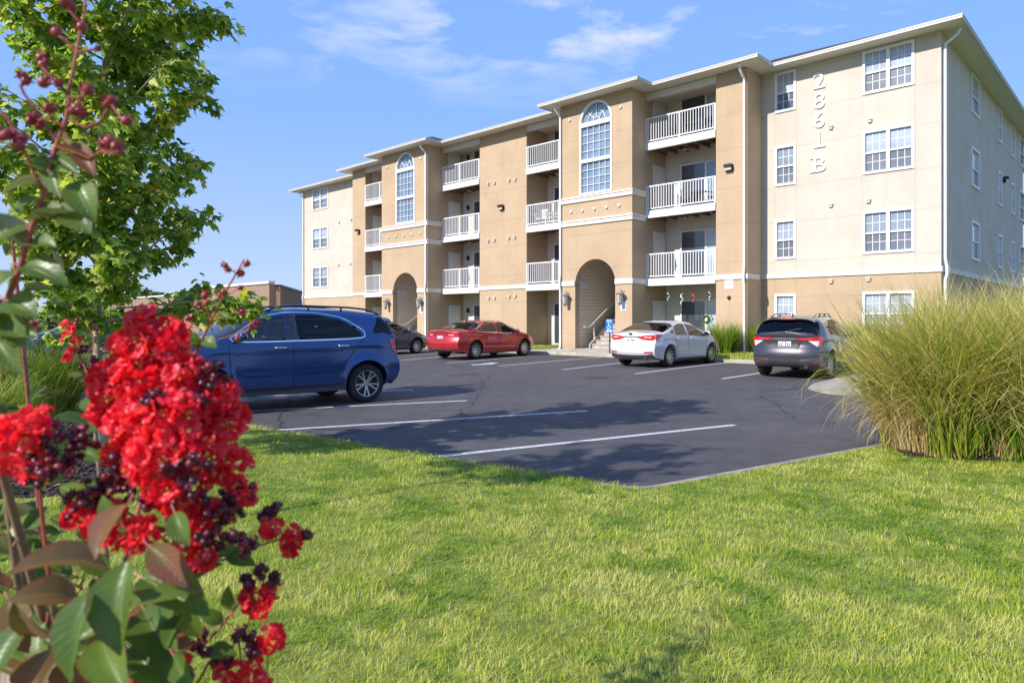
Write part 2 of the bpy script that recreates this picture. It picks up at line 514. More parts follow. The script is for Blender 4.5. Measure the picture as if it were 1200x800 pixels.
# plants
def leafmat(name, stops, trans=.35, rough=.45, spec=.4, attr=None, wscale=0, back=None):
    m, nt, b = new_mat(name)
    if attr:
        at_ = nt.nodes.new('ShaderNodeAttribute'); at_.attribute_name = 'tint'; fac = at_.outputs['Fac']
    else:
        g = nt.nodes.new('ShaderNodeNewGeometry'); fac = g.outputs['Random Per Island']
    if wscale:
        nz = noise(nt, wscale, 3)
        fac = math_n(nt, 'ADD', math_n(nt, 'MULTIPLY', fac, .6), math_n(nt, 'MULTIPLY', math_n(nt, 'SUBTRACT', nz.outputs['Fac'], .3), 1.0))
    c = ramp(nt, fac, stops)
    if back:
        g2 = nt.nodes.new('ShaderNodeNewGeometry'); c = mixc(nt, math_n(nt, 'MULTIPLY', g2.outputs['Backfacing'], .75), c, back)
    nt.links.new(c, b.inputs['Base Color'])
    b.inputs['Roughness'].default_value = rough; b.inputs['Specular IOR Level'].default_value = spec
    t = nt.nodes.new('ShaderNodeBsdfTranslucent'); nt.links.new(mixc(nt, .5, c, mixc(nt, 1.0, c, (1.6, 1.5, .5), 'MULTIPLY')), t.inputs[0])
    mx = nt.nodes.new('ShaderNodeMixShader'); mx.inputs[0].default_value = trans
    nt.links.new(b.outputs[0], mx.inputs[1]); nt.links.new(t.outputs[0], mx.inputs[2])
    nt.links.new(mx.outputs[0], nt.nodes['Material Output'].inputs[0])
    return m
M['turf'] = leafmat('turf_blades', [(0, (.11, .235, .014)), (.25, (.31, .43, .032)), (.6, (.56, .58, .095)), (1, (.74, .66, .26))], .4, .6, .2, attr=1)
M['maple'] = leafmat('maple_leaf', [(0, (.10, .20, .025)), (.4, (.27, .42, .055)), (.8, (.50, .60, .12)), (.96, (.60, .58, .11)), (1, (.50, .44, .05))], .5, .42, .45)
M['fartree'] = leafmat('far_tree_leaf', [(0, (.06, .10, .03)), (1, (.14, .19, .06))], .3, .6, .3)
M['reed'] = leafmat('reed_green', [(0, (.08, .19, .014)), (.35, (.21, .33, .028)), (.6, (.46, .46, .08)), (1, (.74, .60, .21))], .35, .5, .25, attr=1)
M['straw'] = leafmat('reed_straw', [(0, (.42, .31, .11)), (.5, (.58, .45, .19)), (1, (.70, .58, .31))], .35, .6, .2, attr=1)
M['cleaf'] = leafmat('shrub_leaf', [(0, (.035, .092, .02)), (.45, (.09, .165, .026)), (.85, (.19, .27, .04)), (1, (.24, .19, .05))], .40, .36, .45, wscale=14, back=(.16, .17, .11))
M['cleafr'] = leafmat('reddening_leaf', [(0, (.07, .11, .03)), (.35, (.15, .14, .04)), (.65, (.27, .11, .055)), (1, (.34, .075, .06))], .38, .36, .45, wscale=16, back=(.30, .17, .12))
def veined(m):
    nt = m.node_tree; b = nt.nodes['Principled BSDF']
    src = b.inputs['Base Color'].links[0].from_socket
    lv = nt.nodes.new('ShaderNodeAttribute'); lv.attribute_name = 'lv'; lu = nt.nodes.new('ShaderNodeAttribute'); lu.attribute_name = 'lu'
    av = math_n(nt, 'ABSOLUTE', lv.outputs['Fac'])
    mid = ramp_f(nt, av, .075, .02, 1.0)
    fr = math_n(nt, 'FRACT', math_n(nt, 'SUBTRACT', math_n(nt, 'MULTIPLY', lu.outputs['Fac'], 9.0), math_n(nt, 'MULTIPLY', av, 2.2)))
    sidev = ramp_f(nt, math_n(nt, 'ABSOLUTE', math_n(nt, 'SUBTRACT', fr, .5)), .09, .02, .45)
    vein = math_n(nt, 'MAXIMUM', mid, sidev)
    c = mixc(nt, math_n(nt, 'MULTIPLY', vein, .55), src, mixc(nt, .5, src, (.42, .42, .20)))
    edge = ramp_f(nt, av, .82, 1.0, .65); c = mixc(nt, edge, c, (.24, .09, .04))
    sp = noise(nt, 160, 3, .6); c = mixc(nt, ramp_f(nt, sp.outputs['Fac'], .66, .72, .7), c, (.14, .08, .03))
    nt.links.new(c, b.inputs['Base Color'])
    bump(nt, b, vein, .5, .002)
M['petal'] = leafmat('red_petal', [(0, (.70, .008, .028)), (.5, (.90, .024, .058)), (1, (.95, .11, .14))], .45, .45, .5)
M['capsule'] = leafmat('seed_capsule', [(0, (.045, .006, .016)), (.6, (.13, .011, .024)), (1, (.32, .022, .035))], .05, .35, .5)
M['bud'] = leafmat('flower_bud', [(0, (.17, .022, .022)), (.5, (.30, .035, .04)), (1, (.42, .09, .07))], .08, .35, .5)
veined(M['cleaf']); veined(M['cleafr'])
M['dryleaf'] = plain('dry_leaf', (.50, .17, .06), .8, var=.3, scale=40)
M['stamen'] = plain('stamen_yellow', (.62, .42, .08), .6)
M['rstem'] = plain('red_stem', (.34, .075, .055), .5, var=.3, scale=40)
M['bstem'] = plain('brown_stem', (.20, .12, .07), .75, var=.35, scale=30, bumps=.3)
M['bark'] = plain('maple_bark', (.36, .30, .23), .9, var=.35, scale=14, bumps=.6, bscale=35)
M['wicker'] = plain('brown_wicker', (.10, .06, .04), .8, var=.3, scale=30)
M['signblue'] = plain('sign_blue', (.01, .17, .55), .35, var=.04)
M['signwhite'] = plain('sign_white', (.8, .8, .8), .4, var=.03)
M['signgrey'] = plain('sign_lettering', (.2, .2, .2), .5)
M['ribbon'] = plain('red_ribbon', (.55, .08, .05), .6)
M['silver'] = plain('silver_spinner', (.6, .6, .62), .3, .6)
M['post'] = plain('green_post', (.05, .09, .06), .6, .4)
# ------------------------------------------------------------------ ground, lot, kerbs
def sheet(name, poly, mat, dz, step=2.0, flat=None, kind='structure'):
    pts, tris = cdt(poly, step)
    hz = gz if flat is None else flat
    mb = MB(); mb.add([(x, y, hz(x, y)+dz) for x, y in pts], tris)
    o = mb.build(name, mat, fix=False)
    me = o.data
    if me.polygons and me.polygons[0].normal.z < 0: me.flip_normals()
    return tag(o, kind=kind)

# the wide ground
mb = MB(); n = 70; L_ = 420
g = [(-L_+2*L_*i/n) for i in range(n+1)]
g = [math.copysign(abs(v/L_)**2.2*L_, v) for v in g]
mb.add([(x, y, gz(x, y)-.07) for y in g for x in g], [(j*(n+1)+i, j*(n+1)+i+1, (j+1)*(n+1)+i+1, (j+1)*(n+1)+i) for j in range(n) for i in range(n)])
tag(mb.build('ground', M['ground'], smooth=180), kind='structure')

A = ground_at(745, 579)
E1 = (-.80, .60); E2 = (.848, .53)
def e1(t, off=0): return (A[0]+E1[0]*t-E1[1]*off, A[1]+E1[1]*t+E1[0]*off)   # off>0: towards the lawn (down-left)
def e2(t, off=0): return (A[0]+E2[0]*t+E2[1]*off, A[1]+E2[1]*t-E2[0]*off)
I = e2(15.4)
kerb_far = [bld(s, 3.65) for s in (-4.2, 0, 10, 20, 30, 48)]
lot = [A, I] + kerb_far + [(-52, 44), e1(52)]
sheet('parking_lot', lot, M['asphalt'], 0, 1.7)

def strip(name, pts, w, h, mat, z0=-.1, side=1):
    """kerb: prism along a polyline, its outer edge on the line"""
    mb = MB(); P = [Vector(p) for p in pts]; n = len(P)
    rows = []
    for i, p in enumerate(P):
        t = (P[min(i+1, n-1)]-P[max(i-1, 0)]).normalized(); nn = Vector((t.y, -t.x))*side
        a = p; b = p+nn*w; za = gz(*a); zb = gz(*b)
        rows.append([(a.x, a.y, za+z0), (a.x, a.y, za+h-.02), (a.x+nn.x*.02, a.y+nn.y*.02, za+h), (b.x, b.y, zb+h), (b.x, b.y, zb+z0)])
    vs = [q for r in rows for q in r]; fs = []
    for i in range(n-1):
        for k in range(4): fs.append((i*5+k, i*5+k+1, (i+1)*5+k+1, (i+1)*5+k))
    mb.add(vs, fs)
    return tag(mb.build(name, mat), kind='structure')
def dens(a, b, n=8): return [(a[0]+(b[0]-a[0])*i/n, a[1]+(b[1]-a[1])*i/n) for i in range(n+1)]
# rounded corner where the two kerb lines meet
cor = []
for i in range(7):
    t = i/6; p0 = e1(.25); p2 = e2(.25)
    cor.append(((1-t)**2*p0[0]+2*t*(1-t)*A[0]+t*t*p2[0], (1-t)**2*p0[1]+2*t*(1-t)*A[1]+t*t*p2[1]))
near_line = list(reversed(dens(e1(.32), e1(52), 20))) + cor + dens(e2(.32), I, 8)
strip('kerb', near_line[:21], .15, .045, M['kerb'], side=1); strip('kerb', near_line[20:], .11, .06, M['kerb'], side=1)
strip('kerb', [kerb_far[i] for i in range(6)], .16, .12, M['concrete'], side=1)

# lawn on the near side of the kerb
def off_line(pts, w):
    P = [Vector(p) for p in pts]; out = []
    for i, p in enumerate(P):
        t = (P[min(i+1, len(P)-1)]-P[max(i-1, 0)]).normalized(); out.append((p.x+t.y*w, p.y-t.x*w))
    return out
inner = off_line(near_line, .10)
lawn = inner + [(40, 18), (40, -12), (-60, -12), (-70, 30)]
sheet('lawn', lawn, M['dirtgrass'], .065, 2.0)

def vz(x, y):
    d = (x-BC[0])*NX+(y-BC[1])*NY
    return gz(x, y)+.11+(FLOOR+.10-gz(x, y)-.11)*smoothstep(3.49, 1.9, d) if d > 1.9 else FLOOR+.10
# verge, pavement and sidewalks in front of the building
vg = [bld(s, 3.491) for s in (-4.2, 10, 20, 30, 48)] + [bld(48, -3), bld(-4.2, -3)]
sheet('verge', vg, M['dirtgrass'], 0, 1.2, vz)
for s0, s1 in ((9.6, 15.2), (22.4, 28.0)):
    sheet('sidewalk', [bld(s0, 3.491), bld(s1, 3.491), bld(s1, 1.0), bld(s0, 1.0)], M['concrete'], .008, 1.2, vz)
# concrete nose of the island beside the dark crossover
isl = [ground_at(941, 454), ground_at(968, 462), ground_at(1002, 463.5), (10.9, 13.3), (12.9, 16.6), (11.4, 18.9), (9.3, 18.2), ground_at(985, 444)]
isl = chaikin(isl, 1)
pts, tris = cdt(isl, 1.0)
mb = MB(); mb.add([(x, y, gz(x, y)+.05) for x, y in pts], tris)
nb = len(isl)
mb.add([(x, y, gz(x, y)+.05) for x, y in isl]+[(x, y, gz(x, y)-.02) for x, y in isl], [(i, (i+1) % nb, nb+(i+1) % nb, nb+i) for i in range(nb)])
tag(mb.build('traffic_island', M['pad']), kind='structure')

# painted stall lines: (photo start, photo end)
def mark(name, p, q, w=.10, n=10):
    p = Vector(p); q = Vector(q); t = (q-p).normalized(); s = Vector((-t.y, t.x))*w/2
    mb = MB(); vs = []
    for i in range(n+1):
        c = p.lerp(q, i/n)
        for e in (c+s, c-s): vs.append((e.x, e.y, gz(e.x, e.y)+.005))
    mb.add(vs, [(2*i, 2*i+1, 2*i+3, 2*i+2) for i in range(n)])
    return tag(mb.build(name, M['line'], fix=False), kind='structure')
def ext(p, q, a=0., b=0.):
    p = Vector(p); q = Vector(q); t = (q-p).normalized(); return (p-t*a, q+t*b)
for a, b in (((498, 536.5), (861, 498)), ((325, 504), (688, 481.5)), ((285, 482), (547, 469.5))):
    p, q = ext(ground_at(*a), ground_at(*b)); mark('stall_line', p, q, .105)
d3 = (Vector(ground_at(547, 469.5))-Vector(ground_at(285, 482))).normalized()
step = Vector(E1)*2.75
l3 = Vector(ground_at(285, 482))
for k in range(1, 7):
    p = l3+step*k; mark('stall_line', p+d3*.1, p+d3*4.9, .105)
for a, b in (((585, 428.8), (706, 418.2)), ((659, 433.2), (730, 425)), ((744, 438), (855, 424)), ((846, 444), (895, 436.5)), ((523, 425.5), (640, 415.5)), ((470, 422.3), (560, 414.5))):
    mark('stall_line', ground_at(*a), ground_at(*b), .11)
u2 = Vector((UX, UY)); l0 = Vector(ground_at(470, 422.3))
for k in range(1, 6):
    p = l0+u2*2.75*k; mark('stall_line', p, p+Vector((-NX, -NY))*5.0, .11)
# painted arrow-like symbol in the accessible bay beside the red car
pa = Vector(ground_at(553, 427.5)); pb = Vector(ground_at(569, 427.0)); pc = Vector(ground_at(580, 425.2))
mb = MB()
for p, q, w in ((pa, pb, .2), (pb, pc, .22)):
    t = (q-p).normalized(); s = Vector((-t.y, t.x))*w
    ps = [p+s, p-s, q-s*.7, q+s*.7]
    mb.add([(e.x, e.y, gz(e.x, e.y)+.006+.004*(p == pb)) for e in ps], [(0, 1, 2, 3)])
tag(mb.build('bay_symbol', M['line'], fix=False), kind='structure')
# mulch ring under the maple
def blob(cx, cy, rx, ry, seed, n=28):
    r = random.Random(seed); ph = [r.uniform(0, 6.28) for _ in range(4)]
    return [(cx+rx*math.cos(t)*(1+.07*math.sin(3*t+ph[0])+.05*math.sin(7*t+ph[1])), cy+ry*math.sin(t)*(1+.07*math.sin(2*t+ph[2])+.05*math.sin(5*t+ph[3]))) for t in [2*math.pi*i/n for i in range(n)]]
MULCH = []
def mulch_bed(cx, cy, rx, ry, seed, chips=900):
    poly = blob(cx, cy, rx, ry, seed); MULCH.append(poly)
    pts, tris = cdt(poly, .18); r = random.Random(seed)
    mb = MB()
    def h(x, y): return gz(x, y)+.075+.05*max(0, 1-((x-cx)/rx)**2-((y-cy)/ry)**2)
    mb.add([(x, y, h(x, y)) for x, y in pts], tris)
    for _ in range(chips):
        a = r.uniform(0, 6.28); q = math.sqrt(r.random())
        x = cx+rx*q*math.cos(a); y = cy+ry*q*math.sin(a)
        T = Matrix.Translation((x, y, h(x, y)+.012)) @ Matrix.Rotation(r.uniform(0, 3.14), 4, 'Z') @ Matrix.Rotation(r.uniform(-.5, .5), 4, 'Y')
        mb.obox(T, r.uniform(.04, .13), r.uniform(.012, .03), r.uniform(.006, .014), 1)
    return tag(mb.build('mulch_bed', [M['mulch'], M['chip']], fix=False), kind='stuff', label='bed of dark shredded bark mulch round plants', cat='mulch')
# ------------------------------------------------------------------ apartment building
def s_of(px, d):
    k = (px-600)/F_PX
    return (k*(BC[1]+d*NY)-BC[0]-d*NX)/(UX-k*UY)
def d_of(px, s):
    k = (px-600)/F_PX
    return -(BC[0]+s*UX-k*(BC[1]+s*UY))/(NX-k*NY)
def z_of(px, py, d):
    return CH+(HY-py)*(BC[1]+s_of(px, d)*UY+d*NY)/F_PX
BROT = math.atan2(UY, UX)
bld_root = empty('apartment_building', (BC[0], BC[1], 0), BROT, 'four storey tan and cream stucco apartment block with white balconies across the lot', 'apartment building')
TOP = 10.87; BASE = -.15
DP = 1.30; DT = 2.32; DB = -.25
LEV = [.30, 3.20, 5.99, 8.78]
T1 = (10.29, s_of(656.5, DT)); T2 = (23.19, 27.30)
front = lambda d: (lambda a, t, z: (a, d+t, z))
def part(mb, name, mat, parent=bld_root, **k): return mb.build(name, M[mat] if isinstance(mat, str) else mat, parent, **k)

def rect(a0, a1, z0, z1): return [(a0, z0), (a1, z0), (a1, z1), (a0, z1)]
def window(T, a0, a1, z0, z1, double=True, lower='screen', upper='blind', rows=2):
    mb = MB()
    def bx(p0, p1, t0, t1, q0, q1):
        c = [T(p, t, q) for q in (q0, q1) for p, t in ((p0, t0), (p1, t0), (p1, t1), (p0, t1))]
        mb.add(c, [(0,3,2,1),(4,5,6,7),(0,1,5,4),(1,2,6,5),(2,3,7,6),(3,0,4,7)])
    f = .065
    bx(a0-.02, a0+f, -.10, .035, z0-.02, z1+.02); bx(a1-f, a1+.02, -.10, .035, z0-.02, z1+.02)
    bx(a0+f, a1-f, -.10, .033, z1-f, z1+.02); bx(a0+f, a1-f, -.10, .045, z0-.02, z0+f)
    zm = (z0+z1)/2-.02
    cols = [(a0+f, a1-f)]
    if double:
        c = (a0+a1)/2; bx(c-.055, c+.055, -.10, .02, z0+f, z1-f); cols = [(a0+f, c-.055), (c+.055, a1-f)]
    ups = []; los = []
    for b0, b1 in cols:
        bx(b0, b1, -.085, -.02, zm-.028, zm+.028)
        for i in (1, 2):
            x = b0+(b1-b0)*i/3
            bx(x-.009, x+.009, -.072, -.050, zm+.028, z1-f); bx(x-.009, x+.009, -.078, -.058, z0+f, zm-.028)
        h = (z1-f-zm-.028)
        bx(b0, b1, -.071, -.052, zm+.028+h/2-.009, zm+.028+h/2+.009)
        bx(b0, b1, -.079, -.060, z0+f+h/2-.009, z0+f+h/2+.009)
        ups.append((b0, b1, zm+.028, z1-f)); los.append((b0, b1, z0+f, zm-.028))
    fr = part(mb, 'window', 'white')
    for nm, L, mat, t in (('upper_pane', ups, upper, -.060), ('lower_pane', los, lower, -.068)):
        pm = MB()
        for b0, b1, q0, q1 in L:
            c = [T(b0, t, q0), T(b1, t, q0), T(b1, t, q1), T(b0, t, q1)]; c2 = [T(b0, t-.012, q0), T(b1, t-.012, q0), T(b1, t-.012, q1), T(b0, t-.012, q1)]
            pm.add(c+c2, [(0,1,2,3),(7,6,5,4),(0,1,5,4),(1,2,6,5),(2,3,7,6),(3,0,4,7)])
        part(pm, nm, mat, fr)
    return fr

# --- cream wings, front
def cream_front(s0, s1, wins):
    tan_h = [rect(a0, a1, z0, z1) for a0, a1, z0, z1, dbl in wins if z1 < 3]
    hi = [rect(a0, a1, z0, z1) for a0, a1, z0, z1, dbl in wins if z1 > 3]
    mb = MB(); mb.panel(rect(s0, s1, 3.16, TOP), hi, 0, -.2, to3=front(0)); part(mb, 'upper_wall', 'cream')
    mb = MB(); mb.panel(rect(s0, s1, BASE, 3.16), tan_h, 0, -.2, to3=front(0)); part(mb, 'ground_floor_wall', 'tan')
    mb = MB(); mb.box(s0-.04 if s0 == 0 else s0, s1, -.05, .045, 3.07, 3.25); part(mb, 'trim_band', 'trim')
    for a0, a1, z0, z1, dbl in wins:
        window(front(0), a0, a1, z0, z1, dbl, lower='half' if z1 < 3 else random.choice(('screen', 'screen', 'half', 'screen2')), upper=random.choice(('blind', 'blind', 'blind', 'half')))
wz = [(1.02, 2.46), (3.80, 5.24), (6.56, 8.02), (9.32, 10.78)]
W_R = [(.78, 2.34, z0, z1, True) for z0, z1 in wz] + [(4.66, 5.42, z0, z1, False) for z0, z1 in wz]
cream_front(0, 5.94, W_R)
W_L = [(s_of(384.5, 0), s_of(366.5, 0), z0, z1, True) for z0, z1 in wz]
cream_front(31.84, 40.24, W_L)
# --- right end wall
side = lambda a, t, z: (-t, -a, z)
sa = [(-d_of(1138.5, 0), -d_of(1147.5, 0)), (-d_of(1194.5, 0), -d_of(1203.5, 0)), (10.6, 11.5), (14.2, 15.1)]
sw = [(a0, a1, z0, z1) for a0, a1 in sa for z0, z1 in wz[1:]]
mb = MB(); mb.panel(rect(.2, 18, 3.16, TOP), [rect(*w) for w in sw], 0, -.2, to3=side); part(mb, 'end_wall', 'cream')
mb = MB(); mb.panel(rect(.2, 18, BASE, 3.16), [], 0, -.2, to3=side); part(mb, 'end_wall', 'tan')
mb = MB(); mb.box(-.045, .05, -18, -.05, 3.07, 3.25); part(mb, 'trim_band', 'trim')
for w in sw: window(side, *w, double=False, lower=random.choice(('screen2', 'screen')), upper=random.choice(('blind', 'half')))
# --- far end and back
mb = MB(); mb.box(40.04, 40.24, -18, -.2, BASE, TOP); mb.box(.2, 40.04, -18, -17.8, BASE, TOP); part(mb, 'back_wall', 'cream')
# --- piers
for s0, s1 in ((5.94, 7.18), (16.97, 20.24), (30.44, 31.84)):
    mb = MB(); mb.box(s0, s1, -.3, DP, BASE, TOP); part(mb, 'pier', 'tan', bevel=.012)
    mb = MB(); mb.box(s0-(.04 if s0 < 7 else -.001), s1-.001, .3 if s0 < 7 else DP-.05, DP+.045, 3.03, 3.22); part(mb, 'trim_band', 'trim')
# --- recess back walls (the flats behind the balconies)
for s0, s1 in ((7.18, T1[0]), (T1[1], 16.97), (20.24, T2[0]), (T2[1], 30.44)):
    mb = MB(); mb.box(s0, s1, DB-.2, DB, BASE, TOP-.1); part(mb, 'recess_wall', 'cream_lifted')
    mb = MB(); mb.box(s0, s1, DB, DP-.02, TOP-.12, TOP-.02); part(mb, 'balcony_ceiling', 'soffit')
    mb = MB(); mb.box(s0, s1, DP-.22, DP-.02, TOP-.30, TOP-.121); part(mb, 'balcony_header', 'trim')
# --- stair towers
def arc(c, r, z, n=20, a0=0, a1=math.pi): return [(c+r*math.cos(a0+(a1-a0)*i/n), z+r*math.sin(a0+(a1-a0)*i/n)) for i in range(n+1)]
def tower(s0, s1, A0, A1, Wi0, Wi1):
    spr = 3.03; c = (A0+A1)/2; r = (A1-A0)/2
    outer = [(s0, BASE), (A0, BASE)] + list(reversed(arc(c, r, spr))) + [(A1, BASE), (s1, BASE), (s1, TOP), (s0, TOP)]
    wc = (Wi0+Wi1)/2; wr = (Wi1-Wi0)/2; wsp = 9.90
    hole = [(Wi0, 6.86), (Wi1, 6.86)] + arc(wc, wr, wsp)
    mb = MB(); mb.panel(outer, [hole], 0, -.3, to3=front(DT)); part(mb, 'tower_front_wall', 'tan')
    mb = MB(); mb.box(s0, s0+.2, -.45, DT-.3, BASE, TOP); mb.box(s1-.2, s1, -.45, DT-.3, BASE, TOP); part(mb, 'tower_side_wall', 'tan')
    for z0, z1 in ((6.56, 6.80), (5.56, 5.80)):
        mb = MB(); mb.box(s0-.05, s1+.05, DP+.06, DT+.06, z0, z1); mb.box(s0-.085, s1+.085, DP+.06, DT+.09, z1-.07, z1-.004); part(mb, 'trim_band', 'trim')
    for q0, q1 in ((s0-.05, A0), (A1, s1+.05)):
        mb = MB(); mb.box(q0, q1, DP+.06 , DT+.05, 2.98, 3.19); part(mb, 'trim_band', 'trim')
    # window: frame, bars, glass
    mb = MB(); T = front(DT)
    def bx(p0, p1, t0, t1, q0, q1): mb.box(p0, p1, DT+t0, DT+t1, q0, q1)
    hin = [(Wi0+.06, 6.92), (Wi1-.06, 6.92)] + arc(wc, wr-.06, wsp)
    hout = [(Wi0-.02, 6.84), (Wi1+.02, 6.84)] + arc(wc, wr+.02, wsp)
    mb.panel(hout, [hin], .035, -.1, to3=T)
    bx(Wi0+.06, Wi1-.06, -.1, .03, 9.72, 9.90); bx(Wi0+.06, Wi1-.06, -.1, .03, 8.20, 8.34)
    iw = Wi1-Wi0-.12
    for i in range(1, 5):
        x = Wi0+.06+iw*i/5
        bx(x-.010, x+.010, -.07, -.035, 6.92, 8.20); bx(x-.010, x+.010, -.07, -.035, 8.34, 9.72)
    for z0, z1 in ((6.92, 8.20), (8.34, 9.72)):
        for i in range(1, 4):
            z = z0+(z1-z0)*i/4; bx(Wi0+.06, Wi1-.06, -.068, -.037, z-.010, z+.010)
    R2 = wr-.06
    for a in (45, 90, 135):
        a = R(a); pts = [T(wc+rr*math.cos(a), -.05, 9.90+rr*math.sin(a)) for rr in (R2*.22, R2)]
        mb.tube(pts, .016, 6)
    for rr in (R2*.22, R2*.6):
        mb.tube([T(p[0], -.05, p[1]) for p in arc(wc, rr, 9.90)], .016, 6)
    w = part(mb, 'arched_window', 'white')
    mb = MB(); mb.panel([(Wi0+.05, 6.91), (Wi1-.05, 6.91)]+arc(wc, wr-.05, wsp), [], -.085, -.1, to3=T); part(mb, 'pane', 'archglass', w)
    # plaster knobs
    for i in range(5):
        mb = MB(); mb.sphere((s0+.62+(s1-s0-1.24)*i/4, DT+.02, 6.18), .075, 10, 6, sz=1, M=Matrix.Scale(.7, 4, (0, 1, 0))); part(mb, 'medallion', 'trim', smooth=60)
    for x in (s0+.55, s1-.55):
        mb = MB(); mb.sphere((x, DT+.02, 10.18), .075, 10, 6, M=Matrix.Scale(.7, 4, (0, 1, 0))); part(mb, 'medallion', 'trim', smooth=60)
    # breezeway: siding walls, ceiling, floor, end
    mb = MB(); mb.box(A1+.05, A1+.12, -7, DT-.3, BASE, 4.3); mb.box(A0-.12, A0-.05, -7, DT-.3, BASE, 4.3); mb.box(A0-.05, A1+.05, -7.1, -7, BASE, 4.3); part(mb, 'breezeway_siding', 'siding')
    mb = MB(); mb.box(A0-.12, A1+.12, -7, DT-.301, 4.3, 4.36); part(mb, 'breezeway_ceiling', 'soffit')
    mb = MB()
    st0 = A0-.04; st1 = A1-.45; D0 = 1.72
    for i in range(12):
        mb.box(st0, st1, D0-.28*i-.30, D0-.28*i, .20+.175*i, .295+.175*(i+1)-.045)
        mb.box(st0-.004, st1-.002, D0-.28*i-.31+.03, D0-.28*i+.03, .295+.175*(i+1)-.045, .295+.175*(i+1))
    stair = part(mb, 'staircase', 'concrete')
    mb = MB(); mb.add([(x, y, z) for x in (st1, st1+.07) for y, z in ((D0+.12, .2), (D0+.12, .46), (D0-3.3, 2.58), (D0-3.3, 2.2))], [(0,1,2,3),(7,6,5,4),(0,1,5,4),(1,2,6,5),(2,3,7,6),(3,0,4,7)]); part(mb, 'stringer', 'concrete', stair)
    mb = MB(); x = st1+.1
    mb.tube([(x, D0+.42, 1.2), (x, D0+.02, 1.2), (x, D0-3.3, 3.27)], .035, 8); mb.tube([(x, D0-.3, .4), (x, D0-.3, 1.4)], .03, 8); mb.tube([(x, D0-2.2, 1.6), (x, D0-2.2, 2.55)], .03, 8)
    x = st0+.1
    mb.tube([(x, D0, 1.2), (x, D0-3.3, 3.3)], .035, 8); mb.tube([(x, D0, .9), (x, D0-3.3, 3.0)], .025, 8); mb.tube([(x, D0-.03, .2), (x, D0-.03, 1.2)], .03, 8); mb.tube([(x, D0-1.2, .9), (x, D0-1.2, 1.93)], .03, 8)
    part(mb, 'handrail', 'rail', stair, smooth=60)
    for x, sg in ((A0-.38, 1), (A1+.38, 0)):
        wall_lamp(x, DT, 2.42, 1.35)
def wall_lamp(x, d, z, k=1.0):
    mb = MB(); mb.box(x-.05*k, x+.05*k, d, d+.03, z-.02, z+.22*k); mb.tube([(x, d+.03, z+.16*k), (x, d+.12*k, z+.24*k), (x, d+.17*k, z+.2*k)], .014, 6)
    mb.lathe([(.02, .2), (.13, .12), (.115, .1)], Matrix.Translation((x, d+.17*k, z))@Matrix.Scale(k, 4), 10)
    mb.lathe([(.06, -.2), (.075, -.16), (.02, -.24)], Matrix.Translation((x, d+.17*k, z))@Matrix.Scale(k, 4), 10)
    for i in range(4):
        a = i*math.pi/2+.4; mb.tube([(x+.065*k*math.cos(a), d+.17*k+.065*k*math.sin(a), z-.17*k), (x+.11*k*math.cos(a), d+.17*k+.11*k*math.sin(a), z+.11*k)], .008, 5)
    l = part(mb, 'wall_lamp', 'lampgrey')
    mb = MB(); mb.lathe([(.05, -.16), (.09, .09)], Matrix.Translation((x, d+.17*k, z))@Matrix.Scale(k, 4), 10); part(mb, 'lamp_glass', 'lampglass', l, smooth=60)
arc1 = (s_of(721, DT), s_of(674, DT)); win1 = (s_of(717, DT), s_of(680, DT))
tower(T1[0], T1[1], arc1[0], arc1[1], win1[0], win1[1])
arc2 = (s_of(489, DT), s_of(460.5, DT)); win2 = (s_of(486, DT), s_of(464.5, DT))
tower(T2[0], T2[1], arc2[0], arc2[1], win2[0], win2[1])

# --- balconies
def balcony(s0, s1, z, posts=(.0, .5, 1.0)):
    s0 += .003; s1 -= .003
    mb = MB(); mb.box(s0, s1, DP-.06, DP+.07, z-.30, z); b = part(mb, 'balcony', 'white', bevel=.008)
    mb = MB(); mb.box(s0, s1, DB+.002, DP-.061, z-.06, z-.01)
    n = 7
    for i in range(n):
        x = s0+.05+(s1-s0-.1)*i/(n-1); mb.box(x-.02, x+.02, DB+.004, DP-.063, z-.24, z-.061)
    part(mb, 'deck', 'deckwood', b)
    mb = MB(); y = DP-.01
    mb.box(s0, s1, y-.03, y+.03, z+.98, z+1.03); mb.box(s0, s1, y-.02, y+.02, z+.075, z+.115)
    n = int((s1-s0)/.118)
    for i in range(1, n):
        x = s0+(s1-s0)*i/n; mb.box(x-.0125, x+.0125, y-.0125, y+.0125, z+.116, z+.979)
    for p in posts:
        x = s0+.03+(s1-s0-.06)*p; mb.box(x-.03, x+.03, y-.028, y+.028, z+.002, z+.978)
    part(mb, 'railing', 'white', b)
    mb = MB(); mb.lathe([(.001, 0), (.09, 0), (.10, .05), (.05, .085), (.001, .09)], Matrix.Translation(((s0+s1)/2+.2, .5, z-.345)), 14); part(mb, 'ceiling_lamp', 'lampglass', b, smooth=50)
def sliding_door(a0, a1, z, d=DB, left='roomglass', right='curtain'):
    mb = MB(); w = .06; h = 2.05
    mb.box(a0, a0+w, d, d+.06, z, z+h); mb.box(a1-w, a1, d, d+.06, z, z+h); mb.box(a0+w, a1-w, d, d+.058, z+h-w, z+h); mb.box(a0+w, a1-w, d, d+.058, z, z+.06)
    c = (a0+a1)/2; mb.box(c-.045, c+.045, d, d+.05, z+.06, z+h-w)
    f = part(mb, 'sliding_door', 'white')
    for q0, q1, m in ((a0+w, c-.045, right), (c+.045, a1-w, left)):
        mb = MB(); mb.box(q0, q1, d+.005, d+.025, z+.06, z+h-w); part(mb, 'pane', m, f)
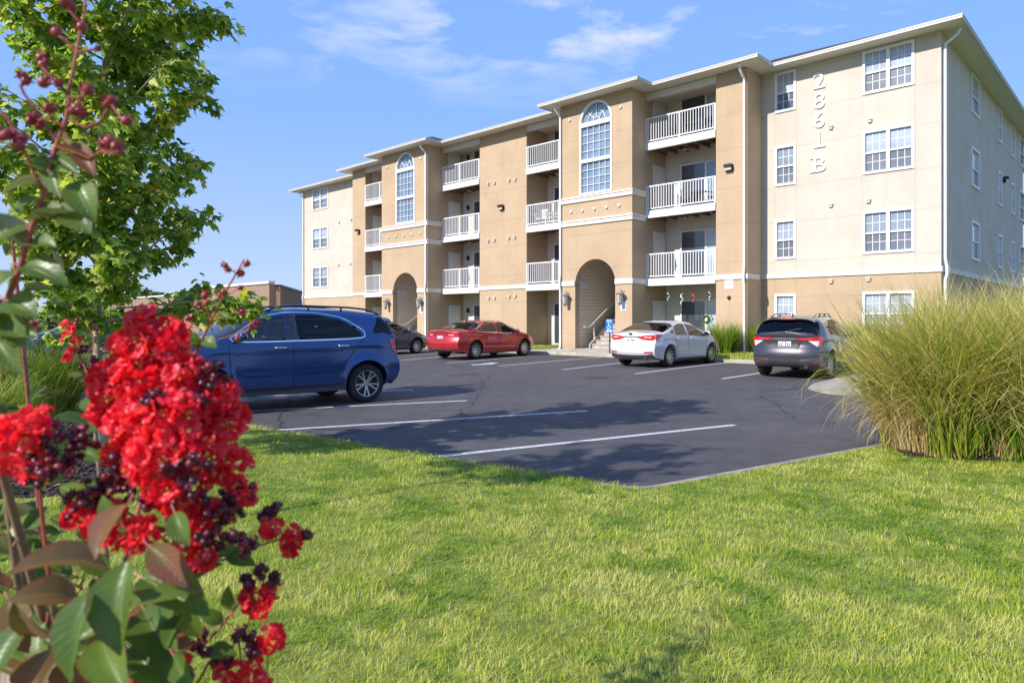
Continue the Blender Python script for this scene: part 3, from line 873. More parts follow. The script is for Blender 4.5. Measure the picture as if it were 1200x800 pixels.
def closet_door(s, d0, d1, z):
    """white panelled door in a side wall facing the right end"""
    mb = MB(); mb.box(s-.03, s, d0, d1, z, z+2.03)
    for q0, q1 in ((.15, .75), (.9, 1.2), (1.35, 1.9)):
        for e0, e1_ in ((.1, .46), (.54, .9)):
            mb.box(s-.042, s-.03, d0+(d1-d0)*e0, d0+(d1-d0)*e1_, z+q0, z+q1)
    dr = part(mb, 'closet_door', 'door_w', bevel=.004)
    mb = MB(); mb.sphere((s-.07, d1-.08, z+.95), .03, 8, 6); part(mb, 'door_knob', 'steel', dr, smooth=90)
def sconce(s, z):
    mb = MB(); mb.box(s-.05, s+.05, DB, DB+.04, z-.1, z+.1); mb.lathe([(.03, -.12), (.07, -.08), (.06, .1), (.09, .11), (.01, .16)], Matrix.Translation((s, DB+.1, z)), 10); part(mb, 'porch_lamp', 'lampmetal', smooth=50)
rec = [(7.18, T1[0]), (T1[1], 16.97), (20.24, T2[0]), (T2[1], 30.44)]
for ri, (s0, s1) in enumerate(rec):
    for li, z in enumerate(LEV):
        if li: balcony(s0, s1, z, (0, .5, 1) if ri == 0 else (0, .3, 1) if ri == 1 else (0, .52, 1))
        if ri == 0:
            a1 = s_of(798, DB); sliding_door(7.22, a1, z, right='curtain' if li != 2 else 'archglass')
            closet_door(s1, d_of(781, s1)-.0+.12, d_of(765, s1), z)
        elif ri == 1:
            a1 = s_of(649.5, DB); sliding_door(a1-1.75, a1, z); sconce(a1+.25, z+1.75) if li == 9 else None
        elif ri == 2:
            a1 = s_of(555.5, DB); sliding_door(a1-1.5, a1, z); sconce(s_of(549.5, DB), z+1.72)
            closet_door(s1, d_of(541, s1)+.12, d_of(525.5, s1), z)
        else:
            sliding_door(s0+.2, s0+1.7, z); closet_door(s1, d_of(449, s1), d_of(436.5, s1), z)
# --- roof
OUT = [(-.6, .6), (5.34, .6), (5.34, 1.9), (T1[0]-.6, 1.9), (T1[0]-.6, 2.92), (T1[1]+.6, 2.92), (T1[1]+.6, 1.9), (T2[0]-.6, 1.9), (T2[0]-.6, 2.92), (T2[1]+.6, 2.92), (T2[1]+.6, 1.9), (32.44, 1.9), (32.44, .6), (40.84, .6), (40.84, -18.6), (-.6, -18.6)]
flat = lambda a, t, b: (a, b, t)
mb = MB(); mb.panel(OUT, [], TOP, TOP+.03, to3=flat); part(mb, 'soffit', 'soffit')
mb = MB(); mb.panel(offset(OUT, .11), [OUT], TOP-.015, TOP+.085, to3=flat); mb.panel(offset(OUT, .125), [offset(OUT, .095)], TOP+.06, TOP+.105, to3=flat); part(mb, 'gutter', 'gutter')
mb = MB()
def hip(s0, s1, d0, d1, z=TOP+.09, p=.40):
    w = abs(s1-s0); h = abs(d1-d0); q = min(w, h)/2
    if w >= h:
        r0 = (s0+q, (d0+d1)/2, z+q*p); r1 = (s1-q, (d0+d1)/2, z+q*p)
    else:
        r0 = ((s0+s1)/2, d0-q, z+q*p); r1 = ((s0+s1)/2, d1+q, z+q*p)
    c = [(s0, d0, z), (s1, d0, z), (s1, d1, z), (s0, d1, z), r0, r1]
    if w >= h: mb.add(c, [(0, 1, 5, 4), (1, 2, 5), (2, 3, 4, 5), (3, 0, 4)])
    else: mb.add(c, [(0, 1, 4), (1, 2, 5, 4), (2, 3, 5), (3, 0, 4, 5)])
hip(-.68, 40.92, .68, -18.68); hip(5.26, 32.52, 1.98, -17.0); hip(T1[0]-.68, T1[1]+.68, 3.0, -6, z=TOP+.091); hip(T2[0]-.68, T2[1]+.68, 3.0, -6, z=TOP+.091)
part(mb, 'roof', 'roof', fix=True)
# --- downspouts
def downspout(x, y, out, zt=TOP-.02, zb=FLOOR+.15):
    mb = MB(); e = Vector((out[0], out[1], 0))
    p = Vector((x, y, 0))
    pts = [p+e*.50+Vector((0, 0, zt)), p+e*.42+Vector((0, 0, zt-.18)), p+e*.07+Vector((0, 0, zt-.42)), p+e*.07+Vector((0, 0, zt-.6)), p+e*.07+Vector((0, 0, 3.5)), p+e*.12+Vector((0, 0, 3.2)), p+e*.12+Vector((0, 0, 3.0)), p+e*.07+Vector((0, 0, 2.8)), p+e*.07+Vector((0, 0, zb)), p+e*.2+Vector((0, 0, zb-.12))]
    mb.tube(pts, .048, 8); part(mb, 'downspout', 'white', smooth=50)
downspout(-.02, -.12, (-1, 0)); downspout(6.02, DP, (0, 1)); downspout(T2[0]+.08, DT, (0, 1)); downspout(T1[1]-.06, DT, (0, 1)); downspout(40.1, 0, (0, 1))
# --- vents, floodlights, plates, numbers
def vent(px, py, d):
    s = s_of(px, d); z = z_of(px, py, d)
    mb = MB(); mb.box(s-.07, s+.07, d, d+.02, z-.07, z+.07); mb.box(s-.075, s+.075, d+.02, d+.10, z+.03, z+.075); mb.box(s-.06, s+.06, d+.02, d+.07, z-.05, z+.03)
    part(mb, 'vent_hood', 'trim', bevel=.006)
for px, py in ((974, 150), (1019.5, 142), (974, 241), (1018, 236), (974, 330), (1018, 327.5), (397.5, 261), (412, 258), (397, 311), (411, 309.5)): vent(px, py, 0)
for px, py in ((572.5, 216), (580, 215), (597, 212), (604, 211), (572.5, 283), (579.5, 282), (596.5, 279.5), (603.5, 278.5), (573, 350), (580, 349.5), (597, 348), (604, 347.5)): vent(px, py, DP)
def flood(T):
    mb = MB(); m2 = MB()
    def bx(q, p0, p1, t0, t1, z0, z1):
        c = [T(p, t, z) for z in (z0, z1) for p, t in ((p0, t0), (p1, t0), (p1, t1), (p0, t1))]
        q.add(c, [(0,3,2,1),(4,5,6,7),(0,1,5,4),(1,2,6,5),(2,3,7,6),(3,0,4,7)])
    bx(mb, -.16, .16, 0, .05, -.12, .12); bx(mb, -.15, .15, .05, .22, .02, .13); bx(mb, -.15, .15, .05, .12, -.11, .02)
    l = part(mb, 'flood_light', 'lampmetal', bevel=.01); bx(m2, -.13, .13, .121, .16, -.10, .018); part(m2, 'lens', 'lampglass', l)
for px, py, d in ((588.5, 243.5, DP), (855, 197, DP), (420.5, 271.5, DP)):
    flood(lambda a, t, z, s=s_of(px, d), q=z_of(px, py, d), d=d: (s+a, d+t, q+z))
fa = -d_of(1175.5, 0); fz = CH+(HY-211)*(BC[1]-fa*NY)/F_PX
flood(lambda a, t, z: (-t, -fa+a, fz+z))
def text_mesh(body, size, to3, name, mat, parent, depth=.02, extra=()):
    cu = bpy.data.curves.new(name, 'FONT'); cu.body = body; cu.size = size; cu.extrude = depth/2; cu.align_x = 'CENTER'; cu.resolution_u = 6
    tmp = bpy.data.objects.new(name, cu); COL.objects.link(tmp)
    bpy.context.view_layer.update()
    me = bpy.data.meshes.new_from_object(tmp.evaluated_get(bpy.context.evaluated_depsgraph_get()))
    bpy.data.objects.remove(tmp); bpy.data.curves.remove(cu)
    mb = MB(); mb.add([to3(v.co.x, v.co.z, v.co.y) for v in me.vertices], [tuple(p.vertices) for p in me.polygons])
    bpy.data.meshes.remove(me)
    for e in extra:
        x0, x1, y0, y1 = [v*size for v in e]
        c = [to3(x, t, y) for y in (y0, y1) for x, t in ((x0, -depth/2-.001), (x1, -depth/2-.001), (x1, depth/2+.001), (x0, depth/2+.001))]
        mb.add(c, [(0,3,2,1),(4,5,6,7),(0,1,5,4),(1,2,6,5),(2,3,7,6),(3,0,4,7)])
    return part(mb, name, mat, parent)
# house number, one glyph above the other
for ch, y0, ex in (('2', 104, [(.17, .235, .0, .16)]), ('8', 127.3, []), ('6', 149.7, []), ('1', 173, [(-.20, .24, 0, .075)]), ('B', 201.5, [(-.36, -.2, 0, .06), (-.36, -.2, .627, .69)])):
    s = s_of(960, 0); z = z_of(960, y0, 0)
    text_mesh(ch, .80, lambda x, t, y, s=s, z=z: (s-x*1.12, .03+t, z+y), 'address_character', 'white', bld_root, .04, ex)
s = s_of(854.5, DP); z = z_of(854.5, 333, DP)
mb = MB(); mb.box(s-.17, s+.17, DP, DP+.015, z-.17, z+.17); pl = part(mb, 'number_plate', 'signwhite')
text_mesh('110', .2, lambda x, t, y: (s-x, DP+.018+t, z-.07+y), 'plate_text', 'signgrey', pl, .004)
mb = MB(); mb.sphere((s, DP+.03, z-.5), .07, 10, 6); part(mb, 'round_lamp', 'lampmetal', smooth=60)
for A0, px, py in ((arc1[0], 730.5, 358), (arc2[0], 494, 363)):
    s2 = s_of(px, DT); z2 = z_of(px, py, DT); mb = MB(); mb.box(s2-.14, s2+.14, DT, DT+.012, z2-.2, z2+.17); part(mb, 'notice_plate', 'signwhite')

# --- things on the balconies
def patio_chair(px, py, d, s=None, mat='wicker', label='', z=0, rz=0.0, name='patio_chair'):
    s = s if s is not None else s_of(px, d)
    x, y = bld(s, d)
    root = empty(name, (x, y, z), BROT+rz, label, 'chair', 'chairs on the balconies')
    mb = MB(); mb.box(-.25, .25, -.25, .25, .38, .43); mb.build('seat', M[mat], root, bevel=.01)
    mb = MB()
    for i in range(6): q = -.22+.44*i/5; mb.box(q-.022, q+.022, -.29, -.25, .432, .86)
    mb.box(-.25, .25, -.295, -.245, .86, .92); mb.build('backrest', M[mat], root)
    for a in (-1, 1):
        mb = MB(); mb.box(a*.27-.025, a*.27+.025, -.28, .25, .62, .66); mb.build('armrest', M[mat], root)
        for b in (-1, 1):
            mb = MB(); mb.tube([(a*.26, b*.24, 0), (a*.25, b*.24, .62 if b > 0 else .6)], .022, 6); mb.build('leg', M[mat], root)
def patio_table(s, d, z, mat, label):
    x, y = bld(s, d); root = empty('patio_table', (x, y, z), BROT, label, 'table')
    mb = MB(); mb.lathe([(.001, .66), (.32, .66), (.32, .69), (.001, .69)], None, 20); mb.build('tabletop', M[mat], root)
    for i in range(4):
        a = i*math.pi/2+.7; mb = MB(); mb.tube([(.27*math.cos(a), .27*math.sin(a), 0), (.22*math.cos(a), .22*math.sin(a), .66)], .018, 6); mb.build('leg', M[mat], root)
patio_chair(0, 0, .35, 9.3, 'wicker', 'dark wicker chair at the left of the top right balcony', LEV[3], .2)
patio_chair(0, 0, .35, 8.1, 'wicker', 'dark wicker chair at the right end of the top right balcony', LEV[3], -.2)
patio_table(8.7, .45, LEV[3], 'wicker', 'small round brown table between chairs on the top right balcony')
patio_chair(0, 0, .35, 9.0, 'wicker', 'dark wicker chair left of centre on the third floor right balcony', LEV[2], .3)
patio_chair(0, 0, .35, 7.65, 'wicker', 'dark wicker chair beside the tan pier on the third floor right balcony', LEV[2], -.2)
patio_table(8.35, .45, LEV[2], 'wicker', 'small round brown table between chairs on the third floor right balcony')
patio_chair(0, 0, .55, s_of(638, .55)+.15, 'white', 'white slatted chair on the third floor balcony left of the front tower', LEV[2], .4)
patio_chair(0, 0, .55, s_of(651, .55), 'white', 'white slatted chair closest to the front tower on the third floor', LEV[2], -.5)
# spinners hanging over the ground floor patio
for i, (px, py, m, lb) in enumerate(((783.5, 346, 'silver', 'thin silver spinner hanging above the patio closet door'), (799, 350, 'signwhite', 'long white spiral spinner hanging over the patio door'), (813, 348, 'ribbon', 'red and pale twisted spinner hanging over the patio door'), (832, 345, 'silver', 'beaded silver hanging ornament next to the tan pier'))):
    d = .95; s = s_of(px, d); x, y = bld(s, d); z = z_of(px, py, d)
    mb = MB(); pts = [(x+.05*math.cos(k*.8), y+.05*math.sin(k*.8), z+.24-.035*k) for k in range(14)]
    mb.tube(pts, [.012+.012*math.sin(k*.24) for k in range(14)], 6); mb.tube([(x, y, LEV[1]-.25), (x+.05, y, z+.24)], .004, 4)
    tag(mb.build('hanging_spinner', M[m], smooth=60), lb, 'ornament', 'hanging ornaments over the patio')
# wreath on the patio door curtain
x, y = bld(s_of(828.5, DB), DB+.09); z = 1.55
mb = MB(); pts = [(x+.13*math.cos(a)*UX, y+.13*math.cos(a)*UY, z+.13*math.sin(a)) for a in [2*math.pi*i/18 for i in range(19)]]
mb.tube(pts, [.035+.012*random.random() for _ in pts], 7); tag(mb.build('door_wreath', M['reed'], smooth=40), 'small round green wreath hung on the ground floor patio door', 'wreath')

# --- accessible parking sign
gx, gy = ground_at(715, 414.5); gx, gy = bld(s_of(714.5, 3.25), 3.25)
root = empty('parking_sign', (gx, gy, .10), BROT, 'blue accessible parking sign on a thin post before the arch', 'sign')
mb = MB(); mb.box(-.022, .022, -.02, .02, 0, 1.40); mb.build('post', M['post'], root)
mb = MB(); mb.panel(chaikin(rect(-.165, .165, .88, 1.44), 2, .12), [], .034, .021, to3=lambda a, t, z: (a, t, z)); sp = mb.build('sign_plate', M['signblue'], root)
mb = MB(); T = lambda a, z: (-a, .040, z-.54)
mb.tube([T(-.02, 1.80), T(-.015, 1.70), T(.045, 1.70), T(.075, 1.63)], .014, 6); mb.sphere(T(-.022, 1.835), .022, 8, 6)
mb.tube([T(-.01+.062*math.cos(a), 1.645+.062*math.sin(a)) for a in [R(120+20*i) for i in range(13)]], .011, 6); mb.tube([T(-.015, 1.755), T(.03, 1.755)], .010, 6)
mb.box(-.13, .13, .036, .038, .935, 1.005)
mb.build('wheelchair_symbol', M['signwhite'], sp)
text_mesh('RESERVED', .062, lambda x, t, y: (-x, .037+t, 1.395+y-.02), 'sign_text', 'signwhite', sp, .004)
text_mesh('PARKING', .062, lambda x, t, y: (-x, .037+t, 1.335+y-.01), 'sign_text', 'signwhite', sp, .004)
text_mesh('VAN', .06, lambda x, t, y: (-x, .041+t, 0.948+y), 'sign_text', 'signblue', sp, .004)

# --- low brick building far to the left
root = empty('brick_building', (-17.4, 50, 0), 0, 'low flat roofed brown brick commercial building far beyond the lot', 'brick building')
w0 = Vector((0, 0)); w1 = Vector((-36.0, 36.0)); w2 = Vector((-4.0, 24))
def wallq(p, q, z0, z1, th=.4):
    mb = MB(); t = (q-p).normalized(); nn = Vector((-t.y, t.x))*th
    c = [p, q, q+nn, p+nn]
    mb.add([(a.x, a.y, z) for z in (z0, z1) for a in c], [(0,3,2,1),(4,5,6,7),(0,1,5,4),(1,2,6,5),(2,3,7,6),(3,0,4,7)])
    return mb
mid = w0.lerp(w1, .30)
wallq(w0, mid, -.3, 4.15).build('front_wall', M['brick'], root); wallq(mid, w1, -.3, 3.75).build('front_wall', M['brick'], root)
wallq(w0, w2, -.3, 3.95, -.4).build('side_wall', M['brick'], root)
t = (w1-w0).normalized(); nn = Vector((t.y, -t.x))
wallq(w0-t*.1+nn*.0, mid+t*.1, 4.15, 4.35, .5).build('parapet_cap', M['trim'], root); wallq(mid, w1, 3.75, 3.9, .5).build('parapet_cap', M['trim'], root); wallq(w0, w2, 3.951, 4.1, -.5).build('parapet_cap', M['lampmetal'], root)
mb = MB(); mb.add([(w0.x, w0.y, 3.6), (w1.x, w1.y, 3.6), (w1.x+w2.x, w1.y+w2.y, 3.6), (w2.x, w2.y, 3.6)], [(0, 1, 2, 3)]); mb.build('flat_roof', M['concrete'], root)
# ------------------------------------------------------------------ vehicles
def smooth_curve(pts, x0, x1, k=5, n=400):
    xs = np.linspace(x0, x1, n); ys = np.interp(xs, [p[0] for p in pts], [p[1] for p in pts])
    if k:
        w = np.hanning(2*k+1); w /= w.sum()
        ys = np.convolve(np.pad(ys, k, mode='edge'), w, 'valid')
    return lambda x: float(np.interp(x, xs, ys))

class Car:
    def __init__(c, P):
        c.P = P; L = P['L']; c.xr = -L/2; c.xf = L/2; c.W = P['W']
        c.top = smooth_curve(P['top'], c.xr, c.xf, P.get('sm', 6)); c.bel = smooth_curve(P['belt'], c.xr, c.xf, 8)
        c.er = P['rear']; c.ef = P['front']
        c.xw = (P['xrw'], P['xrw']+P['wb']); c.rw = P['r']; c.Ra = P.get('Ra', P['r']+.065)
        c.cr = .13; c.cf = .30
    def belt(c, x): return min(c.bel(x), c.top(x)-.05)
    def zbot(c, x):
        z = c.P['sill']+.10*smoothstep(c.xr+.75, c.xr+.1, x)+.03*smoothstep(c.xf-.8, c.xf-.1, x)
        for w in c.xw:
            q = c.Ra**2-(x-w)**2
            if q > 0: z = max(z, c.rw+math.sqrt(q))
        return z
    def plan(c, x):
        a = smoothstep(c.xr+.62, c.xr-.05, x); b = smoothstep(c.xf-1.1, c.xf+.1, x)
        return 1-.10*a-.20*b*b
    def ylow(c, x, z):
        b = c.belt(x); zm = .30+.45*(b-.3); w = c.W*c.plan(x)
        y = w*(1-.07*((zm-z)/(zm-.2))**2) if z < zm else w*(1-.035*((z-zm)/max(b-zm, .05))**1.5)
        y += .010*math.exp(-((z-(b-.13))/.03)**2)-.014*math.exp(-((z-(zm-.10))/.07)**2)
        for xw in c.xw:
            r = math.hypot(x-xw, z-c.rw)
            if r > c.Ra-.03: y += c.P.get('flare', .018)*math.exp(-((r-c.Ra)/.09)**2)
        return y
    def gpar(c, x):
        b = c.belt(x); H = c.top(x)-b; q = smoothstep(.1, .42, H)
        return b, H, 2.3+2.6*q, c.P.get('tumble', .36)*q, c.ylow(x, b)
    def ring(c, x, th):
        b, H, n, k, yb = c.gpar(x)
        z = b+H*max(0, math.sin(th))**(2/n); y = max(0, math.cos(th))**(2/n)*(yb-k*(z-b))
        return y, z
    def y(c, x, z):
        b, H, n, k, yb = c.gpar(x)
        if z <= b: return c.ylow(x, z)
        q = min(1, (z-b)/H); return (1-q**n)**(1/n)*(yb-k*(z-b))
    def shift(c, x, z):
        e = lambda T: float(np.interp(z, [p[0] for p in T], [p[1] for p in T]))
        return x+e(c.er)*smoothstep(c.xr+.75, c.xr+c.cr, x)-e(c.ef)*smoothstep(c.xf-.8, c.xf-c.cf, x)
    def P3(c, x, z, sgn=1, off=0.0):
        y = c.y(x, z); e = .01
        dyz = (c.y(x, z+e)-c.y(x, z-e))/(2*e); dyx = (c.y(x+e, z)-c.y(x-e, z))/(2*e)
        n = Vector((-dyx, 1, -dyz)).normalized()
        return (c.shift(x, z)+n.x*off, sgn*(y+n.y*off), z+n.z*off)
    def rearP(c, y, z, off=0.0):
        x = c.xr+c.cr; e = float(np.interp(z, [p[0] for p in c.er], [p[1] for p in c.er])); yw = max(c.y(x, z), .05)
        q = min(1, abs(y)/yw)
        return (c.xr+e+c.cr*q**3-off, y, z)
    def patch_side(c, poly, sgn, off, step=.06):
        pts, tr = cdt(poly, step)
        return [c.P3(x, z, sgn, off) for x, z in pts], [tuple(reversed(t)) if sgn > 0 else t for t in tr]
    def patch_rear(c, poly, off, step=.06):
        pts, tr = cdt(poly, step)
        return [c.rearP(y, z, off) for y, z in pts], tr
    def band_side(c, p0, p1, sgn, off):
        n = len(p0); vs = [c.P3(x, z, sgn, off) for x, z in p0]+[c.P3(x, z, sgn, off) for x, z in p1]
        return vs, [(i, (i+1) % n, n+(i+1) % n, n+i) for i in range(n)]
    def stripe(c, pts, sgn, w, off):
        vs = []; n = len(pts)
        # resample
        q = []
        for i in range(n-1):
            for k in range(6): q.append(tuple(pts[i][j]+(pts[i+1][j]-pts[i][j])*k/6 for j in (0, 1)))
        q.append(pts[-1])
        for i, p in enumerate(q):
            a = q[max(i-1, 0)]; b = q[min(i+1, len(q)-1)]; t = Vector((b[0]-a[0], b[1]-a[1])).normalized()
            vs += [c.P3(p[0]-t.y*w/2, p[1]+t.x*w/2, sgn, off), c.P3(p[0]+t.y*w/2, p[1]-t.x*w/2, sgn, off)]
        return vs, [(2*i, 2*i+1, 2*i+3, 2*i+2) for i in range(len(q)-1)]
    def glass_top(c, x0, x1, th0, off, nx=10, nt=8):
        """glass lying on the sloped part of the roof line between stations x0..x1"""
        rows = []
        for i in range(nx+1):
            x = x0+(x1-x0)*i/nx; r = []
            for j in range(nt+1):
                th = th0+(math.pi/2-th0)*j/nt; y, z = c.ring(x, th); r.append(Vector((c.shift(x, z), y, z)))
            full = r+[Vector((p.x, -p.y, p.z)) for p in reversed(r[:-1])]
            rows.append(full)
        m = len(rows[0]); vs = []
        for i in range(nx+1):
            for j in range(m):
                a = rows[max(i-1, 0)][j]; b = rows[min(i+1, nx)][j]; p = rows[i][max(j-1, 0)]; q = rows[i][min(j+1, m-1)]
                nn = (b-a).cross(q-p)
                if nn.z < 0: nn = -nn
                vs.append(rows[i][j]+nn.normalized()*off)
        return vs, [(i*m+j, i*m+j+1, (i+1)*m+j+1, (i+1)*m+j) for i in range(nx) for j in range(m-1)]

def make_car(P, loc, heading, label, cat, paint):
    c = Car(P)
    root = empty(P['name'], (loc[0], loc[1], gz(*loc)), heading, label, cat, P.get('group'))
    pm = M[paint]
    wins = [chaikin(w, 2, .11) for w in P['windows']]; holes = [offset(w, -.03) for w in wins]
    # stations
    xs = list(np.linspace(c.xr+c.cr, c.xf-c.cf, int(P['L']/.045)))
    for w in c.xw:
        for i in range(15):
            xs.append(w-c.Ra*math.cos(math.pi*i/14))
        xs += [w-c.Ra-.004, w+c.Ra+.004]
    xs = sorted(xs); q = [xs[0]]
    for x in xs[1:]:
        if x-q[-1] > .0035: q.append(x)
    xs = q
    KL, KG = 14, 14
    rings = []
    for x in xs:
        zb = c.zbot(x); b = c.belt(x); r = [(0, zb), (c.ylow(x, zb)*.7, zb)]
        if zb > b-.03: zb = b-.03
        r += [(c.ylow(x, zb+(b-zb)*i/KL), zb+(b-zb)*i/KL) for i in range(KL+1)]
        r += [c.ring(x, math.pi/2*i/KG) for i in range(1, KG+1)]
        rings.append(r)
    m = len(rings[0]); mb = MB(); vs = []; idx = []
    for sgn in (1, -1):
        for i, x in enumerate(xs):
            for j, (y, z) in enumerate(rings[i]):
                vs.append((c.shift(x, z), sgn*y, z))
    n = len(xs); fs = []
    th_r = P.get('th', .42)
    for si, sgn in enumerate((1, -1)):
        o = si*n*m
        for i in range(n-1):
            for j in range(m-1):
                xc = (xs[i]+xs[i+1])/2; zc = sum(rings[a][b][1] for a in (i, i+1) for b in (j, j+1))/4
                if j >= KL+2 and any(inside((xc, zc), h) for h in holes): continue
                th = (j-(KL+2)+.5)/KG*math.pi/2
                if j > KL+2 and th > th_r+.08 and any(a+.05 < xc < b-.05 for a, b in P['glass']): continue
                f = (o+i*m+j, o+(i+1)*m+j, o+(i+1)*m+j+1, o+i*m+j+1)
                fs.append(f if sgn < 0 else tuple(reversed(f)))
    b0 = len(vs)
    # end caps, curved in plan
    for e in (0, n-1):
        NC = 12; base = len(vs); x = xs[e]
        for j in range(1, m):
            y, z = rings[e][j]
            for k in range(NC+1):
                v = 1-2*k/NC; xx = c.shift(x, z); cc = (-c.cr if e == 0 else c.cf)*(1-abs(v)**3)
                vs.append((xx+cc, y*v, z))
        for j in range(m-2):
            for k in range(NC):
                f = (base+j*(NC+1)+k, base+j*(NC+1)+k+1, base+(j+1)*(NC+1)+k+1, base+(j+1)*(NC+1)+k)
                fs.append(f)
    mb.add(vs, fs)
    me = bpy.data.meshes.new('body'); me.from_pydata(mb.v, [], mb.f); me.materials.append(pm)
    bm = bmesh.new(); bm.from_mesh(me); bmesh.ops.remove_doubles(bm, verts=bm.verts, dist=.0012)
    bmesh.ops.recalc_face_normals(bm, faces=bm.faces); bm.to_mesh(me); bm.free()
    me.polygons.foreach_set('use_smooth', [True]*len(me.polygons)); me.set_sharp_from_angle(angle=R(38))
    body = link(bpy.data.objects.new('body', me), root)
    def build(name, mat, parent=root, **k):
        mbx = MB()
        return mbx
    # floor pan, inner arches
    mb = MB(); zf = P['sill']
    mb.box(c.xw[0]+c.Ra+.02, c.xw[1]-c.Ra-.02, -c.W*.86, c.W*.86, zf+.01, zf+.10)
    for w in c.xw: mb.box(w-c.Ra-.02, w+c.Ra+.02, -c.W*.60, c.W*.60, zf+.05, c.rw+c.Ra+.06)
    mb.box(c.xr+.3, c.xw[0]-c.Ra, -c.W*.7, c.W*.7, zf+.06, zf+.2)
    mb.build('underbody', M['black'], root)
    # side windows
    for i, w in enumerate(wins):
        for sgn in (1, -1):
            mb = MB(); mb.add(*c.patch_side(offset(w, -.004), sgn, .004)); g = mb.build('side_window', M[P['wmat'][i]], root, smooth=180, fix=False)
            mb = MB(); mb.add(*c.band_side(offset(w, .003), offset(w, -.05), sgn, .002)); mb.build('window_seal', M['gloss'], g, smooth=180, fix=False)
    if 'chrome' in P:
        cp = chaikin(P['chrome'], 2, .16)
        for sgn in (1, -1):
            mb = MB(); mb.add(*c.band_side(offset(cp, .022), offset(cp, .0), sgn, .006)); mb.build('window_trim', M['chrome'], root, smooth=180, fix=False)
            if P.get('pillar'):
                mb = MB()
                for pl in P['pillar']: mb.add(*c.patch_side(pl, sgn, .003, .05))
                mb.build('door_pillar', M['gloss'], root, smooth=180, fix=False)
    for gi, (a, b) in enumerate(P['glass']):
        mb = MB(); mb.add(*c.glass_top(a, b, th_r, .004)); g = mb.build('rear_window' if a < 0 and b < 0 and gi == 0 else 'windscreen', M[P['gmat'][gi]], root, smooth=180, fix=True)
        mb = MB()
        for x0, x1 in ((a, a+.07), (b-.07, b)): mb.add(*c.glass_top(x0, x1, th_r, .0015, 2))
        v1, f1 = c.glass_top(a, b, th_r, .0015, 10, 8); mm = 17
        ff = [f for k, f in enumerate(f1) if (k % 16) in (0, 15)]; mb.add(v1, ff)
        mb.build('glass_border', M['gloss'], g, smooth=180, fix=True)
    # seams, sills
    for sgn in (1, -1):
        for sm in P['seams']:
            mb = MB(); mb.add(*c.stripe(sm, sgn, .014, .0015)); mb.build('door_gap', M['black'], body, fix=False)
        for h in P['handles']:
            mb = MB(); x, z = h; p = Vector(c.P3(x, z, sgn, .028))
            mb.tube([c.P3(x-.10, z, sgn, .003), c.P3(x-.085, z+.002, sgn, .032), c.P3(x+.085, z+.004, sgn, .032), c.P3(x+.10, z+.002, sgn, .003)], [.010, .015, .015, .010], 8)
            mb.build('door_handle', M[P.get('hmat', paint)], root, smooth=60)
        mb = MB(); mb.add(*c.patch_side([(c.xw[0]+c.Ra+.01, P['sill']+.005), (c.xw[1]-c.Ra-.01, P['sill']+.005), (c.xw[1]-c.Ra-.06, P['sill']+P.get('cladh', .05)), (c.xw[0]+c.Ra+.06, P['sill']+P.get('cladh', .05))], sgn, .006))
        mb.build('sill_trim', M['clad'], root, smooth=60, fix=False)
        if P.get('crease'):
            mb = MB(); mb.add(*c.stripe(P['crease'], sgn, .012, .004)); mb.build('side_moulding', M[P.get('crmat', paint)], body, smooth=60, fix=False)
    # mirrors
    mx, mz = P['mirror']
    for sgn in (1, -1):
        b = Vector(c.P3(mx, mz-.06, sgn, 0)); mb = MB()
        T = Matrix.Translation((b.x-.02, b.y+sgn*.14, mz+.02))@Matrix.Rotation(sgn*.12, 4, 'Z')@Matrix.Diagonal((.55, 1.15, .8, 1))
        mb.sphere((0, 0, 0), .115, 12, 8); mb.v = [tuple(T@Vector(v)) for v in mb.v]
        mr = mb.build('side_mirror', pm, root, smooth=180)
        mb = MB(); mb.tube([tuple(b), (b.x-.02, b.y+sgn*.09, mz-.01)], [.03, .022], 8); mb.build('mirror_arm', M['black'], mr, smooth=60)
        mb = MB(); T2 = Matrix.Translation((b.x-.088, b.y+sgn*.14, mz+.02))@Matrix.Rotation(sgn*.12, 4, 'Z')@Matrix.Rotation(R(90), 4, 'Y')@Matrix.Diagonal((.62, 1.0, 1, 1))
        mb.lathe([(.001, 0), (.10, 0), (.10, .012)], T2, 16); mb.build('mirror_glass', M['chrome'], mr)
    # lamps at the back
    for pl in P['tail']:
        for sgn in (1, -1):
            mb = MB()
            if pl.get('rear'): mb.add(*c.patch_rear([(sgn*y, z) for y, z in pl['rear']], pl.get('off', .010), .05))
            if pl.get('side'): mb.add(*c.patch_side(pl['side'], sgn, .010, .05))
            mb.build(pl.get('name', 'tail_light'), M[pl.get('mat', 'lens')], root, smooth=50, fix=True)
    for nm, mat, poly, off in P['reartrim']:
        mb = MB(); mb.add(*c.patch_rear(poly, off, .06)); mb.build(nm, M[mat], root, smooth=50, fix=True)
    # licence plate
    pz = P['platez']; mb = MB(); x0 = c.rearP(0, pz, .012)[0]
    mb.box(x0-.008, x0+.002, -.155, .155, pz-.075, pz+.075); plt = mb.build('licence_plate', M['plate'], root, bevel=.002)
    mb = MB()
    for k in range(6):
        if k == 3: continue
        y = -.115+.046*k; mb.box(x0-.010, x0-.0082, y-.013, y+.013, pz-.03, pz+.03)
    mb.box(x0-.010, x0-.0082, -.07, .07, pz+.045, pz+.06)
    mb.build('plate_marks', M['platemark'], plt)
    # front lamps, grille
    for sgn in (1, -1):
        mb = MB(); zf = P['top'][-2][1]-.12
        mb.add(*c.patch_side([(c.xf-.62, zf+.02), (c.xf-.34, zf-.08), (c.xf-.34, zf+.0), (c.xf-.62, zf+.09)], sgn, .006, .05)); mb.build('headlight', M['lensw'], root, smooth=50, fix=False)
